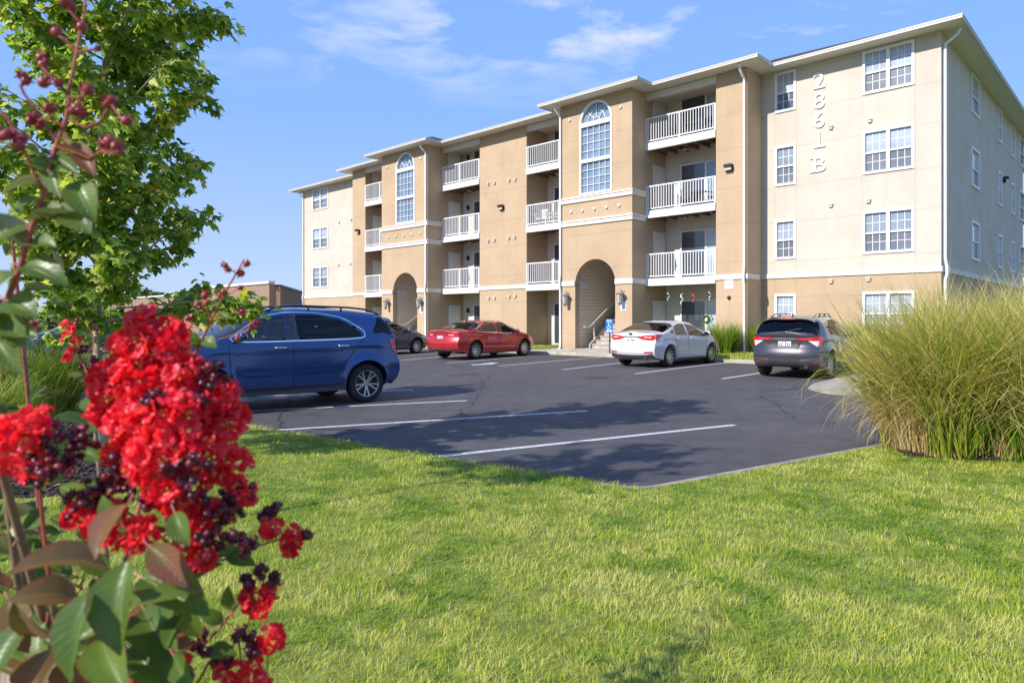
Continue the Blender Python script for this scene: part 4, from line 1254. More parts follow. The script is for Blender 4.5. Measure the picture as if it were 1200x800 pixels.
    # wheels
    for wi, xw in enumerate(c.xw):
        for sgn in (1, -1):
            r = c.rw; wy = sgn*(c.W-.125)
            T = Matrix.Translation((xw, wy, r))@Matrix.Rotation(-sgn*R(90), 4, 'X')
            prof = [(r*.66, -.10), (r*.72, -.108), (r*.90, -.112), (r*.97, -.095), (r*.995, -.06), (r, 0), (r*.995, .06), (r*.97, .095), (r*.90, .112), (r*.72, .108), (r*.66, .10)]
            mb = MB(); mb.lathe(prof, T, 36)
            wh = mb.build('wheel', M['tyre'], root, smooth=45)
            mb = MB(); R0 = r*.675
            mb.lathe([(R0, .104), (R0*.985, .112), (R0*.95, .108), (R0*.90, .06), (R0*.88, -.09), (R0*1.0, -.10)], T, 36)
            ns = P.get('spokes', 5); tw = P.get('twin', True)
            for k in range(ns):
                a = 2*math.pi*k/ns+.3
                for dlt in ((-.17, .17) if tw else (0,)):
                    w = .026 if tw else .04
                    ci, co = .16, .94
                    p = []
                    for rr, zz, ww, da in ((R0*ci, .075, w*1.1, dlt*.5), (R0*.55, .085, w*.8, dlt), (R0*co, .096, w*.95, dlt*1.15)):
                        aa = a+da*1.1; dirv = Vector((math.cos(aa), math.sin(aa), 0)); tv = Vector((-math.sin(aa), math.cos(aa), 0))
                        for e, dz in ((-1, 0), (1, 0), (1, -.03), (-1, -.03)): p.append(T@(dirv*rr+tv*ww*e*.5*1.3+Vector((0, 0, zz+dz))))
                    fsq = []
                    for g in (0, 1):
                        for e in range(4): fsq.append((g*4+e, g*4+(e+1) % 4, g*4+4+(e+1) % 4, g*4+4+e))
                    mb.add(p, fsq)
            mb.lathe([(.001, .088), (R0*.16, .088), (R0*.21, .074), (R0*.21, .03)], T, 16)
            mb.build('rim', M['alloy'], wh, smooth=35)
            mb = MB(); mb.lathe([(.001, .0), (R0*.70, .0), (R0*.70, -.02), (.001, -.02)], T, 24); mb.lathe([(R0*.88, -.05), (.001, -.06)], T, 24); mb.build('brake_disc', M['disc'], wh)
    # cabin
    a0, a1 = P['cabin']; bz = c.bel(a0)
    for nm, x, ys, w in (('front_seat', a0+(a1-a0)*.62, (-.37, .37), .48), ('rear_seat', a0+(a1-a0)*.22, (0,), 1.25)):
        for y in ys:
            mb = MB(); mb.box(x-.1, x+.42, y-w/2, y+w/2, .35, .58)
            T = Matrix.Translation((x-.14, y, .86))@Matrix.Rotation(-.25, 4, 'Y'); mb.obox(T, .16, w, .62)
            for hy in ((y,) if w < 1 else (y-.36, y+.36)):
                T = Matrix.Translation((x-.24, hy, P['H']-.37))@Matrix.Rotation(-.2, 4, 'Y'); mb.obox(T, .10, .25, .19)
            mb.build(nm, M['seat'], root, bevel=.03, smooth=50)
    mb = MB(); xd = P['glass'][-1][0]+.1 if P['glass'][-1][0] > 0 else 1.0
    mb.box(xd-.05, xd+.45, -c.W*.8, c.W*.8, .55, c.bel(xd)-.03); mb.build('dashboard', M['black'], root, bevel=.04)
    mb = MB(); ring = [(xd-.22+.06*math.sin(a)*.4, .37+.18*math.cos(a), c.bel(xd)-.02+.17*math.sin(a)) for a in [2*math.pi*i/20 for i in range(21)]]
    mb.tube(ring, .016, 6); mb.build('steering_wheel', M['black'], root, smooth=60)
    mb = MB(); mb.box(a0+.05, a1-.05, -c.W*.88, c.W*.88, P['sill']+.12, .40); mb.build('cabin_floor', M['black'], root)
    if P.get('rails'):
        ra, rb = P['rails']
        for sgn in (1, -1):
            mb = MB(); ps = []
            for i in range(15):
                x = ra+(rb-ra)*i/14; y, z = c.ring(x, 1.02); e = min(1, min(i, 14-i)/2.0)
                ps.append((c.shift(x, z), sgn*y, z+.012+.052*e))
            mb.tube(ps, [.014]+[.019]*13+[.014], 8)
            for i in (0, 5, 9, 14):
                p = ps[i]; mb.tube([(p[0], p[1], p[2]-.07), p], .02, 6)
            mb.build('roof_rail', M['gloss'], root, smooth=60)
    if P.get('fin'):
        x = P['fin']; z = c.top(x); mb = MB()
        mb.add([(x-.09, -.02, z-.01), (x-.09, .02, z-.01), (x+.10, .02, z-.01), (x+.10, -.02, z-.01), (x-.085, 0, z+.07), (x-.05, 0, z+.075)], [(0,1,2,3), (0,1,4), (1,2,5,4), (2,3,5), (3,0,4,5)])
        mb.build('antenna_fin', M[P.get('finmat', 'gloss')], root)
    if P.get('exhaust'):
        for y in P['exhaust']:
            mb = MB(); x = c.xr+.16; mb.lathe([(.038, 0), (.038, .2), (.032, .2), (.032, 0)], Matrix.Translation((x-.06, y, P['sill']+.09))@Matrix.Rotation(R(90), 4, 'Y'), 12, close=True); mb.build('exhaust_pipe', M['chrome'], root, smooth=50)
    if P.get('wiper'):
        xa, xb = P['wiper']; mb = MB(); th = 1.35
        pts = []
        for i in range(6):
            x = xa+(xb-xa)*i/5*.25; y, z = c.ring(x, 1.5); pts.append((c.shift(x, z)-.02, .05-.4*i/5, z+.015))
        mb.tube(pts, .012, 6); mb.build('rear_wiper', M['black'], root, smooth=60)
    if P.get('spoiler'):
        xa, dx = P['spoiler']; mb = MB(); rows = []
        for i in range(13):
            th = .62+(math.pi-1.24)*i/12; y, z = c.ring(xa, th if th < math.pi/2 else math.pi-th); y = y if th < math.pi/2 else -y
            xx = c.shift(xa, z); rows.append((xx, y, z))
        vs = []
        for x, y, z in rows: vs += [(x+.10, y, z+.012), (x-dx, y*.97, z-.012), (x-dx+.01, y*.97, z-.045), (x+.03, y, z-.03)]
        fs = []
        for i in range(12):
            for k in range(4): fs.append((i*4+k, i*4+(k+1) % 4, i*4+4+(k+1) % 4, i*4+4+k))
        fs += [(0,1,2,3), (51,50,49,48)]
        mb.add(vs, fs); sp = mb.build('roof_spoiler', pm, root, smooth=50)
        mb = MB(); x, y, z = rows[6]; mb.box(x-dx-.012, x-dx+.004, -.17, .17, z-.040, z-.018); mb.build('brake_light', M['lens'], sp)
    return root

def place(P, wheel_px, which, head_deg, outer=True):
    """stand the car so that the given tyre's outer foot is over a ground point; heading from forward (+Y) clockwise"""
    gx, gy = wheel_px if not isinstance(wheel_px[0], int) else ground_at(*wheel_px)
    h = R(90-head_deg); fx, fy = math.cos(h), math.sin(h); lx, ly = -fy, fx
    xw = P['xrw'] if which[0] == 'r' else P['xrw']+P['wb']; yw = (P['W']-.06)*(1 if which[1] == 'l' else -1)
    return (gx-fx*xw-lx*yw, gy-fy*xw-ly*yw), h

def rr(y0, y1, z0, z1): return [(y0, z0), (y1, z0), (y1, z1), (y0, z1)]

RED = dict(name='red_sedan', L=4.87, W=.925, H=1.47, wb=2.85, xrw=-1.40, r=.335, sill=.20,
  top=[(-2.435, 1.02), (-2.25, 1.10), (-1.75, 1.135), (-1.15, 1.36), (-.65, 1.455), (-.1, 1.475), (.35, 1.44), (1.28, 1.055), (1.9, .95), (2.25, .83), (2.435, .66)],
  belt=[(-2.435, .98), (-1.7, 1.02), (-1.2, 1.0), (.2, .965), (1.2, .93), (2.435, .66)],
  rear=[(.25, .16), (.42, .03), (.60, 0), (.72, .02), (.82, .08), (.95, .07), (1.06, .05), (1.12, .05)],
  front=[(.2, .10), (.5, 0), (.7, .05), (.9, .2), (1.1, .3)],
  windows=[[(-.24, .985), (-.24, 1.36), (-.62, 1.345), (-1.02, 1.235), (-1.02, 1.01)], [(-.16, .983), (.95, .955), (.72, 1.10), (.30, 1.31), (-.16, 1.36)], [(-1.09, 1.02), (-1.09, 1.205), (-1.40, 1.06)]],
  wmat=['g_clear', 'g_clear', 'g_clear'], glass=[(-1.73, -1.0), (.42, 1.26)], gmat=['g_clear', 'g_clear'],
  chrome=[(-1.46, 1.03), (1.02, .945), (.74, 1.12), (.30, 1.335), (-.2, 1.385), (-.65, 1.37), (-1.08, 1.245)],
  seams=[[(-.2, .97), (-.2, .26)], [(1.0, .93), (.98, .6), (.9, .26)], [(-1.02, 1.0), (-1.0, .75), (-.86, .5), (-.86, .26)], [(-.86, .27), (.9, .27)]],
  handles=[(-.88, .88), (.0, .87)], hmat='p_red', mirror=(.86, 1.0),
  tail=[dict(rear=[(.30, .90), (.70, .86), (.82, .93), (.80, .99), (.36, .95)], side=[(-2.30, .88), (-2.14, .94), (-2.10, .99), (-2.30, .99)]), dict(name='reverse_light', mat='lensw', rear=[(.40, .895), (.62, .885), (.66, .915), (.42, .92)], off=.014)],
  reartrim=[('rear_bumper_insert', 'clad', [(-.72, .27), (.72, .27), (.66, .39), (-.66, .39)], .012), ('boot_chrome', 'chrome', [(-.34, .925), (.34, .925), (.34, .943), (-.34, .943)], .016), ('badge', 'chrome', [(.07*math.cos(a), 1.02+.026*math.sin(a)) for a in [2*math.pi*i/14 for i in range(14)]], .008), ('boot_gap', 'black', [(-.80, .715), (.80, .715), (.80, .724), (-.80, .724)], .006)],
  platez=.80, cabin=(-1.3, 1.0), fin=-.95, finmat='p_red', exhaust=(-.62, .62), spokes=10, twin=False, tumble=.40)
WHITE = dict(RED, name='white_sedan', L=4.56, W=.89, H=1.44, wb=2.70, xrw=-1.34, r=.325,
  top=[(-2.28, 1.0), (-2.1, 1.08), (-1.72, 1.125), (-1.1, 1.345), (-.6, 1.43), (-.1, 1.45), (.35, 1.41), (1.25, 1.06), (1.8, .95), (2.1, .83), (2.28, .66)],
  belt=[(-2.28, .97), (-1.6, 1.02), (-1.1, 1.0), (.2, .955), (1.2, .92), (2.28, .66)],
  windows=[[(-.26, .98), (-.26, 1.34), (-.62, 1.325), (-.98, 1.23), (-1.0, 1.02)], [(-.18, .978), (.92, .95), (.70, 1.10), (.30, 1.29), (-.18, 1.34)], [(-1.06, 1.03), (-1.06, 1.19), (-1.34, 1.06)]],
  glass=[(-1.70, -.95), (.42, 1.24)],
  chrome=None, seams=[[(-.22, .97), (-.22, .26)], [(.98, .92), (.96, .6), (.9, .26)], [(-1.0, 1.0), (-.98, .75), (-.84, .5), (-.84, .26)], [(-.84, .27), (.9, .27)]],
  handles=[(-.86, .87), (.0, .86)], hmat='p_white', mirror=(.82, .99),
  rear=[(.25, .14), (.42, .02), (.60, 0), (.72, .03), (.82, .08), (.95, .08), (1.06, .06), (1.12, .06)],
  tail=[dict(rear=[(.24, .91), (.42, .85), (.68, .82), (.80, .87), (.78, 1.0), (.55, .985), (.26, .945)], side=[(-2.13, .82), (-1.92, .93), (-1.78, 1.0), (-1.95, 1.015), (-2.13, 1.0)]), dict(name='reverse_light', mat='lensw', rear=[(.45, .905), (.66, .90), (.70, .935), (.50, .94)], off=.014), dict(name='rear_reflector', rear=[(.48, .44), (.76, .44), (.76, .49), (.50, .48)], off=.012)],
  reartrim=[('rear_bumper_insert', 'clad', [(-.80, .31), (-.6, .22), (.6, .22), (.80, .31), (.74, .42), (.3, .37), (-.3, .37), (-.74, .42)], .012), ('boot_moulding', 'darkmetal', [(-.27, .925), (.27, .925), (.27, .945), (-.27, .945)], .014), ('badge', 'darkmetal', [(.065*math.cos(a), 1.02+.03*math.sin(a)) for a in [2*math.pi*i/14 for i in range(14)]], .008), ('boot_gap', 'black', [(-.76, .66), (.76, .66), (.76, .668), (-.76, .668)], .006)],
  platez=.83, cabin=(-1.25, .95), fin=None, exhaust=(-.5,), spokes=10, twin=False)
del WHITE['chrome']
SLATE = dict(RED, name='slate_sedan', hmat='p_slate', fin=None, platez=.80)
SLATE.pop('chrome')
GREY = dict(name='grey_crossover', L=4.30, W=.885, H=1.60, wb=2.61, xrw=-1.25, r=.335, sill=.22, Ra=.405,
  top=[(-2.15, 1.06), (-2.06, 1.12), (-1.74, 1.50), (-1.55, 1.55), (-.9, 1.595), (-.2, 1.605), (.3, 1.56), (1.2, 1.10), (1.7, 1.02), (2.0, .92), (2.15, .74)], sm=4,
  belt=[(-2.15, 1.05), (-1.5, 1.12), (-.6, 1.06), (.6, 1.01), (1.2, .98), (2.15, .74)],
  rear=[(.25, .14), (.42, .02), (.58, 0), (.70, .03), (.84, .10), (.98, .10), (1.08, .08), (1.2, .08), (1.6, .0)],
  front=[(.2, .10), (.5, 0), (.7, .05), (.9, .2), (1.1, .3)],
  windows=[[(-.20, 1.06), (-.20, 1.475), (-.75, 1.455), (-1.15, 1.28), (-1.22, 1.18), (-1.0, 1.10)], [(-.12, 1.055), (.95, 1.015), (.72, 1.18), (.28, 1.42), (-.12, 1.475)]],
  wmat=['g_dark', 'g_clear'], glass=[(-2.05, -1.72), (.36, 1.18)], gmat=['g_dark', 'g_clear'], th=.36,
  seams=[[(-.16, 1.05), (-.16, .28)], [(1.0, .98), (.98, .6), (.9, .28)], [(-1.22, 1.16), (-1.05, .95), (-.82, .62), (-.80, .28)], [(-.80, .29), (.9, .29)]],
  handles=[(-1.12, 1.28), (.02, .94)], hmat='gloss', mirror=(.84, 1.06), cladh=.10,
  tail=[dict(rear=[(.28, .965), (.62, .955), (.80, .80), (.84, .93), (.80, 1.04), (.30, 1.01)], side=[(-2.01, .80), (-1.80, .96), (-1.72, 1.05), (-2.01, 1.04)]), dict(name='reverse_light', mat='lensw', rear=[(.55, .94), (.79, .94), (.76, .80)], off=.016), dict(name='rear_reflector', rear=[(.45, .385), (.76, .385), (.74, .44)], off=.012)],
  reartrim=[('rear_bumper_insert', 'clad', [(-.78, .27), (.78, .27), (.80, .46), (.74, .52), (-.74, .52), (-.80, .46)], .008), ('skid_plate', 'alloy', [(-.5, .33), (.5, .33), (.46, .36), (-.46, .36)], .014), ('tailgate_bar', 'chrome', [(-.28, .965), (.28, .965), (.28, 1.01), (-.28, 1.01)], .016), ('plate_recess', 'black', [(-.34, .74), (.34, .74), (.38, .955), (-.38, .955)], .004), ('badge', 'chrome', [(.055*math.cos(a), .988+.03*math.sin(a)) for a in [2*math.pi*i/14 for i in range(14)]], .020)],
  platez=.85, cabin=(-1.35, .95), rails=(-1.45, .25), fin=-1.35, spoiler=(-1.70, .14), wiper=(-2.04, -1.75), exhaust=(-.5,), spokes=5, twin=True, tumble=.40, flare=.03)
BLUE = dict(name='blue_suv', L=4.77, W=.92, H=1.78, wb=2.86, xrw=-1.50, r=.365, sill=.27, Ra=.44,
  top=[(-2.385, 1.18), (-2.31, 1.27), (-2.08, 1.60), (-1.94, 1.69), (-1.3, 1.755), (-.3, 1.78), (.25, 1.745), (1.18, 1.28), (1.75, 1.17), (2.15, 1.05), (2.385, .86)], sm=3,
  belt=[(-2.385, 1.17), (-1.6, 1.22), (-.6, 1.215), (.6, 1.195), (1.2, 1.16), (2.385, .86)],
  rear=[(.3, .20), (.45, .05), (.60, 0), (.74, .02), (.84, .06), (1.0, .09), (1.15, .10), (1.3, .08), (1.7, .0)],
  front=[(.25, .10), (.5, 0), (.7, .03), (.9, .1), (1.1, .25)],
  windows=[[(-.16, 1.22), (-.16, 1.645), (-.58, 1.64), (-1.05, 1.55), (-1.40, 1.31), (-1.40, 1.23)], [(.02, 1.217), (.98, 1.20), (.74, 1.37), (.36, 1.575), (.02, 1.64)], [(-1.62, 1.30), (-2.17, 1.27), (-2.08, 1.44), (-1.93, 1.60), (-1.82, 1.60)]],
  wmat=['g_dark', 'g_clear', 'g_dark'], glass=[(-2.30, -2.04), (.34, 1.16)], gmat=['g_dark', 'g_clear'], th=.36,
  chrome=[(-1.44, 1.215), (1.06, 1.185), (.76, 1.39), (.35, 1.61), (-.05, 1.675), (-.58, 1.67), (-1.08, 1.58), (-1.47, 1.33)],
  pillar=[[(-.17, 1.222), (.03, 1.218), (.03, 1.65), (-.17, 1.66)]],
  seams=[[(-.07, 1.20), (-.07, .36)], [(1.02, 1.15), (1.0, .7), (.92, .36)], [(-1.44, 1.20), (-1.24, 1.0), (-1.0, .70), (-.98, .36)], [(-.98, .37), (.92, .37)]],
  handles=[(-1.02, 1.08), (.16, 1.07)], hmat='chrome', mirror=(.90, 1.26), cladh=.11,
  tail=[dict(rear=[(.50, .96), (.78, .90), (.85, 1.04), (.84, 1.17), (.52, 1.15)], side=[(-2.25, .88), (-2.16, .96), (-2.06, 1.18), (-2.25, 1.18)])],
  reartrim=[('rear_bumper_insert', 'clad', [(-.78, .32), (.78, .32), (.80, .50), (-.80, .50)], .008), ('tailgate_bar', 'chrome', [(-.5, 1.0), (.5, 1.0), (.5, 1.04), (-.5, 1.04)], .014)],
  platez=.85, cabin=(-1.5, 1.0), rails=(-1.95, .30), fin=None, spoiler=(-2.04, .14), exhaust=(-.55,), spokes=5, twin=True, tumble=.36, flare=.035)

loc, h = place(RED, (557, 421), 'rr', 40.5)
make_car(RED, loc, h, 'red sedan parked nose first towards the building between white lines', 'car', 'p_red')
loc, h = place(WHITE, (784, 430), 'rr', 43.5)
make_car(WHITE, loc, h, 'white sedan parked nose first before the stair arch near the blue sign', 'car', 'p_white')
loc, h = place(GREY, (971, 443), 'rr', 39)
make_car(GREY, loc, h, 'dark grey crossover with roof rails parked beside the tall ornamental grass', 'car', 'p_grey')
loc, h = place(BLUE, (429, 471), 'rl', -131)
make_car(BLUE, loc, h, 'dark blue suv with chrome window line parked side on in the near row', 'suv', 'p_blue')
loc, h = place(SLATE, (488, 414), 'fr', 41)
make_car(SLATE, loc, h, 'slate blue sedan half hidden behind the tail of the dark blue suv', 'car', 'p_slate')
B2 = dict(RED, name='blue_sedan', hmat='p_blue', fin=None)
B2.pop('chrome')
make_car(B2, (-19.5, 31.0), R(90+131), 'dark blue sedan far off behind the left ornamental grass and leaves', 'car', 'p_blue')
# ------------------------------------------------------------------ vegetation
def vnoise(x, y, seed, scale):
    r = np.random.default_rng(seed); G = r.random((64, 64))
    u = x/scale; v = y/scale; i = np.floor(u).astype(int); j = np.floor(v).astype(int); a = u-i; b = v-j
    a = a*a*(3-2*a); b = b*b*(3-2*b)
    g = lambda p, q: G[p % 64, q % 64]
    return (g(i, j)*(1-a)+g(i+1, j)*a)*(1-b)+(g(i, j+1)*(1-a)+g(i+1, j+1)*a)*b

def ribbons(base, az, th0, curl, length, width, seg, tint, twist=None, drift=None):
    """curved blades: base (n,3), azimuth of lean, start tilt, total curl, length, width -> V, F, T"""
    n = len(base); side_a = az+np.pi/2+(0 if twist is None else twist)
    P = base.copy(); rows = []; ts = []
    dl = length/seg; az0 = az
    for k in range(seg+1):
        t = k/seg
        w = width*(1-t**2.2)*.5+.0004
        sx = np.cos(side_a)*w; sy = np.sin(side_a)*w
        rows.append(np.stack([np.stack([P[:, 0]+sx, P[:, 1]+sy, P[:, 2]], 1), np.stack([P[:, 0]-sx, P[:, 1]-sy, P[:, 2]], 1)], 1))
        ts.append(np.stack([tint+(t-.5)*.18]*2, 1))
        th = th0+curl*t**1.4
        az = az0 if drift is None else az0+drift*t*t
        P = P+np.stack([np.cos(az)*np.sin(th)*dl, np.sin(az)*np.sin(th)*dl, np.cos(th)*dl], 1)
    V = np.concatenate(rows, 1)           # n, 2*(seg+1), 3
    T = np.concatenate(ts, 1)
    m = 2*(seg+1)
    f = np.array([(2*k, 2*k+1, 2*k+3, 2*k+2) for k in range(seg)])
    F = (np.arange(n)*m)[:, None, None]+f[None]
    return V.reshape(-1, 3), F.reshape(-1, 4), np.clip(T.reshape(-1), 0, 1)

def gz_np(x, y): return -.09+.007*np.clip(.689*x+.7245*y, -8, 20)

# --- lawn
def turf(name, n_try, ymin, ymax, seed, rho0, wk=1.0, hk=1.0):
    r = np.random.default_rng(seed)
    y = ymin+(ymax-ymin)*r.random(n_try); half = .80*y+2.2
    x = (r.random(n_try)*2-1)*half
    keep = r.random(n_try) < (half/(.80*ymax+2.2))*np.minimum(1, (3.0/y)**1.35)
    x = x[keep]; y = y[keep]
    d1 = (x-A[0])*.6+(y-A[1])*.8; d2 = (x-A[0])*-.53+(y-A[1])*.848
    jit = r.random(len(x))*.06
    ok = (d1 < .03-jit) | (d2 < -.12-jit)
    for poly in MULCH:
        px = np.array([p[0] for p in poly]); py = np.array([p[1] for p in poly]); cx, cy = px.mean(), py.mean()
        ok &= ((x-cx)/(np.ptp(px)/2))**2+((y-cy)/(np.ptp(py)/2))**2 > .93+.15*r.random(len(x))
    x = x[ok]; y = y[ok]; n = len(x)
    a = vnoise(x, y, 1, .16); b = vnoise(x, y, 2, .55); c = vnoise(x, y, 3, 1.9); sw = vnoise(x, y, 4, .30)
    base = np.stack([x, y, gz_np(x, y)+.055], 1)
    az = sw*9+r.normal(0, 1.3, n)
    length = (.027+.020*r.random(n)+.032*(a*.6+b*.4)**1.5)*hk
    tint = np.clip(.10+.42*(.45*b+.55*c)+.30*(1-a)*b+r.normal(0, .15, n)-.25*(a > .62)*(b > .35)+.45*(r.random(n) < .10), 0, 1)
    width = (.0018+.0012*r.random(n))*np.maximum(1, (y/3.2)**.85)*wk
    dark = (vnoise(x, y, 8, .42)*.6+vnoise(x, y, 9, .13)*.4 > .60)
    tint = np.where(dark, tint*.35, tint+.14); tint = np.clip(tint, 0, 1); width = np.where(dark, width*1.7, width); length = np.where(dark, length*.95, length)
    az = np.where(dark, r.random(n)*6.28, az)
    V, F, T = ribbons(base, az, np.where(dark, r.normal(.75, .3, n), r.normal(.5, .35, n)), .3+1.1*r.random(n), length, width, 3, tint, r.normal(0, .7, n))
    return np_obj(name, V, F, M['turf'], tint=T, smooth=True)

mulch_bed(-4.45, 6.75, 1.25, .95, 5, 1500)
mulch_bed(-6.7, 9.6, 1.9, 1.2, 8, 700)
mulch_bed(6.1, 7.5, 1.8, .46, 11, 800)
tag(turf('lawn_grass', 2000000, 2.3, 12.5, 21, 1), 'short mown yellow green lawn turf', 'grass', kind='stuff')
# thin grass on the verge before the building
r = np.random.default_rng(5); n = 26000
s_ = r.random(n)*34-3; d_ = .1+r.random(n)*3.3
ok = ~(((s_ > 9.6) & (s_ < 15.2)) | ((s_ > 22.4) & (s_ < 28.0))); 
inb = ((s_ > 5.94) & (s_ < 31.84) & (d_ < 1.35)); ok &= ~inb
s_ = s_[ok]; d_ = d_[ok]; n = len(s_)
bs = np.stack([BC[0]+s_*UX+d_*NX, BC[1]+s_*UY+d_*NY, np.array([vz(BC[0]+a_*UX+b_*NX, BC[1]+a_*UY+b_*NY)-.01 for a_, b_ in zip(s_, d_)])], 1)
V, F, T = ribbons(bs, r.random(n)*6.28, r.random(n)*.5, r.random(n), .06+.05*r.random(n), np.full(n, .022), 2, np.clip(.2+.5*r.random(n), 0, 1))
tag(np_obj('verge_grass', V, F, M['turf'], tint=T), 'strip of mown grass between the kerb and the building', 'grass', kind='stuff')

# --- broad leaved trees
def maple_leaf():
    pol = [(-90, .05), (-62, .34), (-35, .40), (-20, .56), (5, .50), (12, .66), (30, .92), (44, .62), (58, .50), (70, .74), (78, .80), (90, 1.10), (102, .80), (110, .74), (122, .50), (136, .62), (150, .92), (168, .66), (175, .50), (200, .56), (215, .40), (242, .34)]
    V = [(0, .12, 0)]+[(q*.62*math.cos(R(a)), q*.62*math.sin(R(a))+.3, -.10*abs(q*math.cos(R(a)))-.05*q*q) for a, q in pol]
    n = len(pol)
    return np.array(V), np.array([(0, i+1, (i+1) % n+1) for i in range(n)])
LV, LF = maple_leaf()
def scatter_leaves(P, size, r, out=None, droop=.5, V0=LV, F0=LF):
    n = len(P)
    az = r.random(n)*2*np.pi if out is None else np.arctan2(out[:, 1], out[:, 0])+r.normal(0, .9, n)
    pitch = -droop+r.normal(0, .45, n); roll = r.normal(0, .55, n)
    # local y = leaf direction, z = normal
    ca, sa = np.cos(az), np.sin(az); cp, sp = np.cos(pitch), np.sin(pitch)
    Y = np.stack([ca*cp, sa*cp, sp], 1); X0 = np.stack([sa, -ca, np.zeros(n)], 1); Z0 = np.cross(X0, Y)
    X = X0*np.cos(roll)[:, None]+Z0*np.sin(roll)[:, None]; Z = np.cross(X, Y)
    Vv = P[:, None, :]+size[:, None, None]*(V0[None, :, 0:1]*X[:, None, :]+V0[None, :, 1:2]*Y[:, None, :]+V0[None, :, 2:3]*Z[:, None, :])
    Ff = (np.arange(n)*len(V0))[:, None, None]+F0[None]
    return Vv.reshape(-1, 3), Ff.reshape(-1, F0.shape[1])

def tree(name, x, y, h, prof, nleaf, leaf, label, seed, group=None, tr=.05, zlow=1.2, mat='maple', nl=34, extra=()):
    z0 = gz(x, y)+.05
    root = empty(name, (x, y, z0), 0, label, 'tree', group)
    r = random.Random(seed); q = np.random.default_rng(seed)
    mb = MB(); tp = []
    for i in range(12):
        t = i/11; tp.append(Vector((.05*math.sin(t*5+seed), .05*math.cos(t*4+seed), h*.96*t-.05*(i == 0))))
    rads = [tr*1.35]+[tr*(1-.86*i/11) for i in range(1, 12)]
    mb.tube(tp, rads, 10); mb.build('trunk', M['bark'], root, smooth=60)
    lm = MB(); pts = []; outs = []
    radius = lambda z: float(np.interp(z, [p[0] for p in prof], [p[1] for p in prof]))
    for k in range(nl):
        z = zlow+(h*.94-zlow)*((k+.5)/nl)**.95; a = k*2.39996+r.uniform(-.3, .3)
        zt = min(h, z+r.uniform(.35, .75)); Rm = radius(zt)*r.uniform(.72, 1.08)
        i = int(z/(h*.96)*11); b = tp[min(i, 10)].lerp(tp[min(i+1, 11)], z/(h*.96)*11-i)
        e = Vector((math.cos(a)*Rm, math.sin(a)*Rm, zt)); m = b.lerp(e, .5)+Vector((0, 0, -.08+r.uniform(-.06, .06)))
        lp = [b, b.lerp(m, .5)+Vector((r.uniform(-.03, .03), r.uniform(-.03, .03), 0)), m, m.lerp(e, .55), e]
        lm.tube(lp, [tr*.36*(1-z/h*.6), tr*.27, tr*.2, tr*.13, tr*.05], 6)
        for s in range(7):
            t = .12+.88*(s+r.random())/7; c = (b.lerp(m, t*2) if t < .5 else m.lerp(e, t*2-1))
            a2 = a+r.choice((-1, 1))*r.uniform(.4, 1.3); ln = Rm*r.uniform(.22, .46)
            e2_ = c+Vector((math.cos(a2)*ln, math.sin(a2)*ln, r.uniform(-.12, .25)*ln*2))
            lm.tube([c, c.lerp(e2_, .5)+Vector((0, 0, .02)), e2_], [tr*.10, tr*.07, tr*.03], 5)
            for w in range(7):
                pts.append(c.lerp(e2_, .2+.8*(w+r.random())/7)); outs.append((math.cos(a2), math.sin(a2), 0))
    for p0, p1, ln in extra:
        p0 = Vector(p0)-Vector((x, y, z0)); p1 = Vector(p1)-Vector((x, y, z0)); lm.tube([p0, p0.lerp(p1, .5)+Vector((0, 0, .04)), p1], [.010, .007, .003], 6)
        for w in range(ln): pts += [p0.lerp(p1, .62+.38*w/ln)]*3; outs += [(p1-p0).normalized()]*3
    lm.build('limb', M['bark'], root, smooth=60)
    pts = np.array([tuple(p) for p in pts]); outs = np.array([tuple(o) for o in outs])
    ix = q.integers(0, len(pts), nleaf)
    if extra: ix = np.concatenate([ix, np.arange(len(pts)-sum(e[2] for e in extra)*3, len(pts))])
    P = pts[ix]+q.normal(0, .055, (len(ix), 3))+np.array([0, 0, -.02])
    V, F = scatter_leaves(P, leaf*(.6+.55*q.random(len(ix))), q, outs[ix], .75)
    np_obj('crown', V, F, M[mat], root, smooth=False)
    return root
mprof = [(1.1, .85), (1.7, 1.02), (2.2, .92), (2.6, .86), (3.2, .95), (3.9, .98), (4.8, 1.12), (5.6, 1.1), (6.4, .8), (7.0, .3)]
MX, MY = -4.22, 7.05
tree('maple_tree', MX, MY, 6.9, mprof, 16000, .132, 'young green maple on a thin pale trunk behind the red flowers', 3, 'trees along the lawn', .052, 1.15, nl=60,
     extra=[((MX+.2, MY-.1, 1.62), tuple(at(306, 356, 6.6)), 12)])
tree('maple_tree', -4.75, 3.2, 6.1, [(4.0, .5), (4.6, .95), (5.3, .9), (6.1, .3)], 2600, .115, 'young high crowned maple standing nearest the camera left of the view', 9, 'trees along the lawn', .05, 3.9, nl=16)
tree('maple_tree', -9.2, 9.6, 7.6, [(1.6, .8), (3.0, 1.4), (4.6, 1.6), (6.2, 1.2), (7.6, .4)], 4500, .135, 'maple beyond the left ornamental grass, half out of view', 14, 'trees along the lawn', .06, 1.6)
tree('maple_tree', -11.6, 11.0, 7.8, [(1.6, .9), (3.0, 1.5), (4.6, 1.7), (6.2, 1.3), (7.8, .4)], 4500, .14, 'maple farthest along the lawn edge on the left', 19, 'trees along the lawn', .06, 1.6)

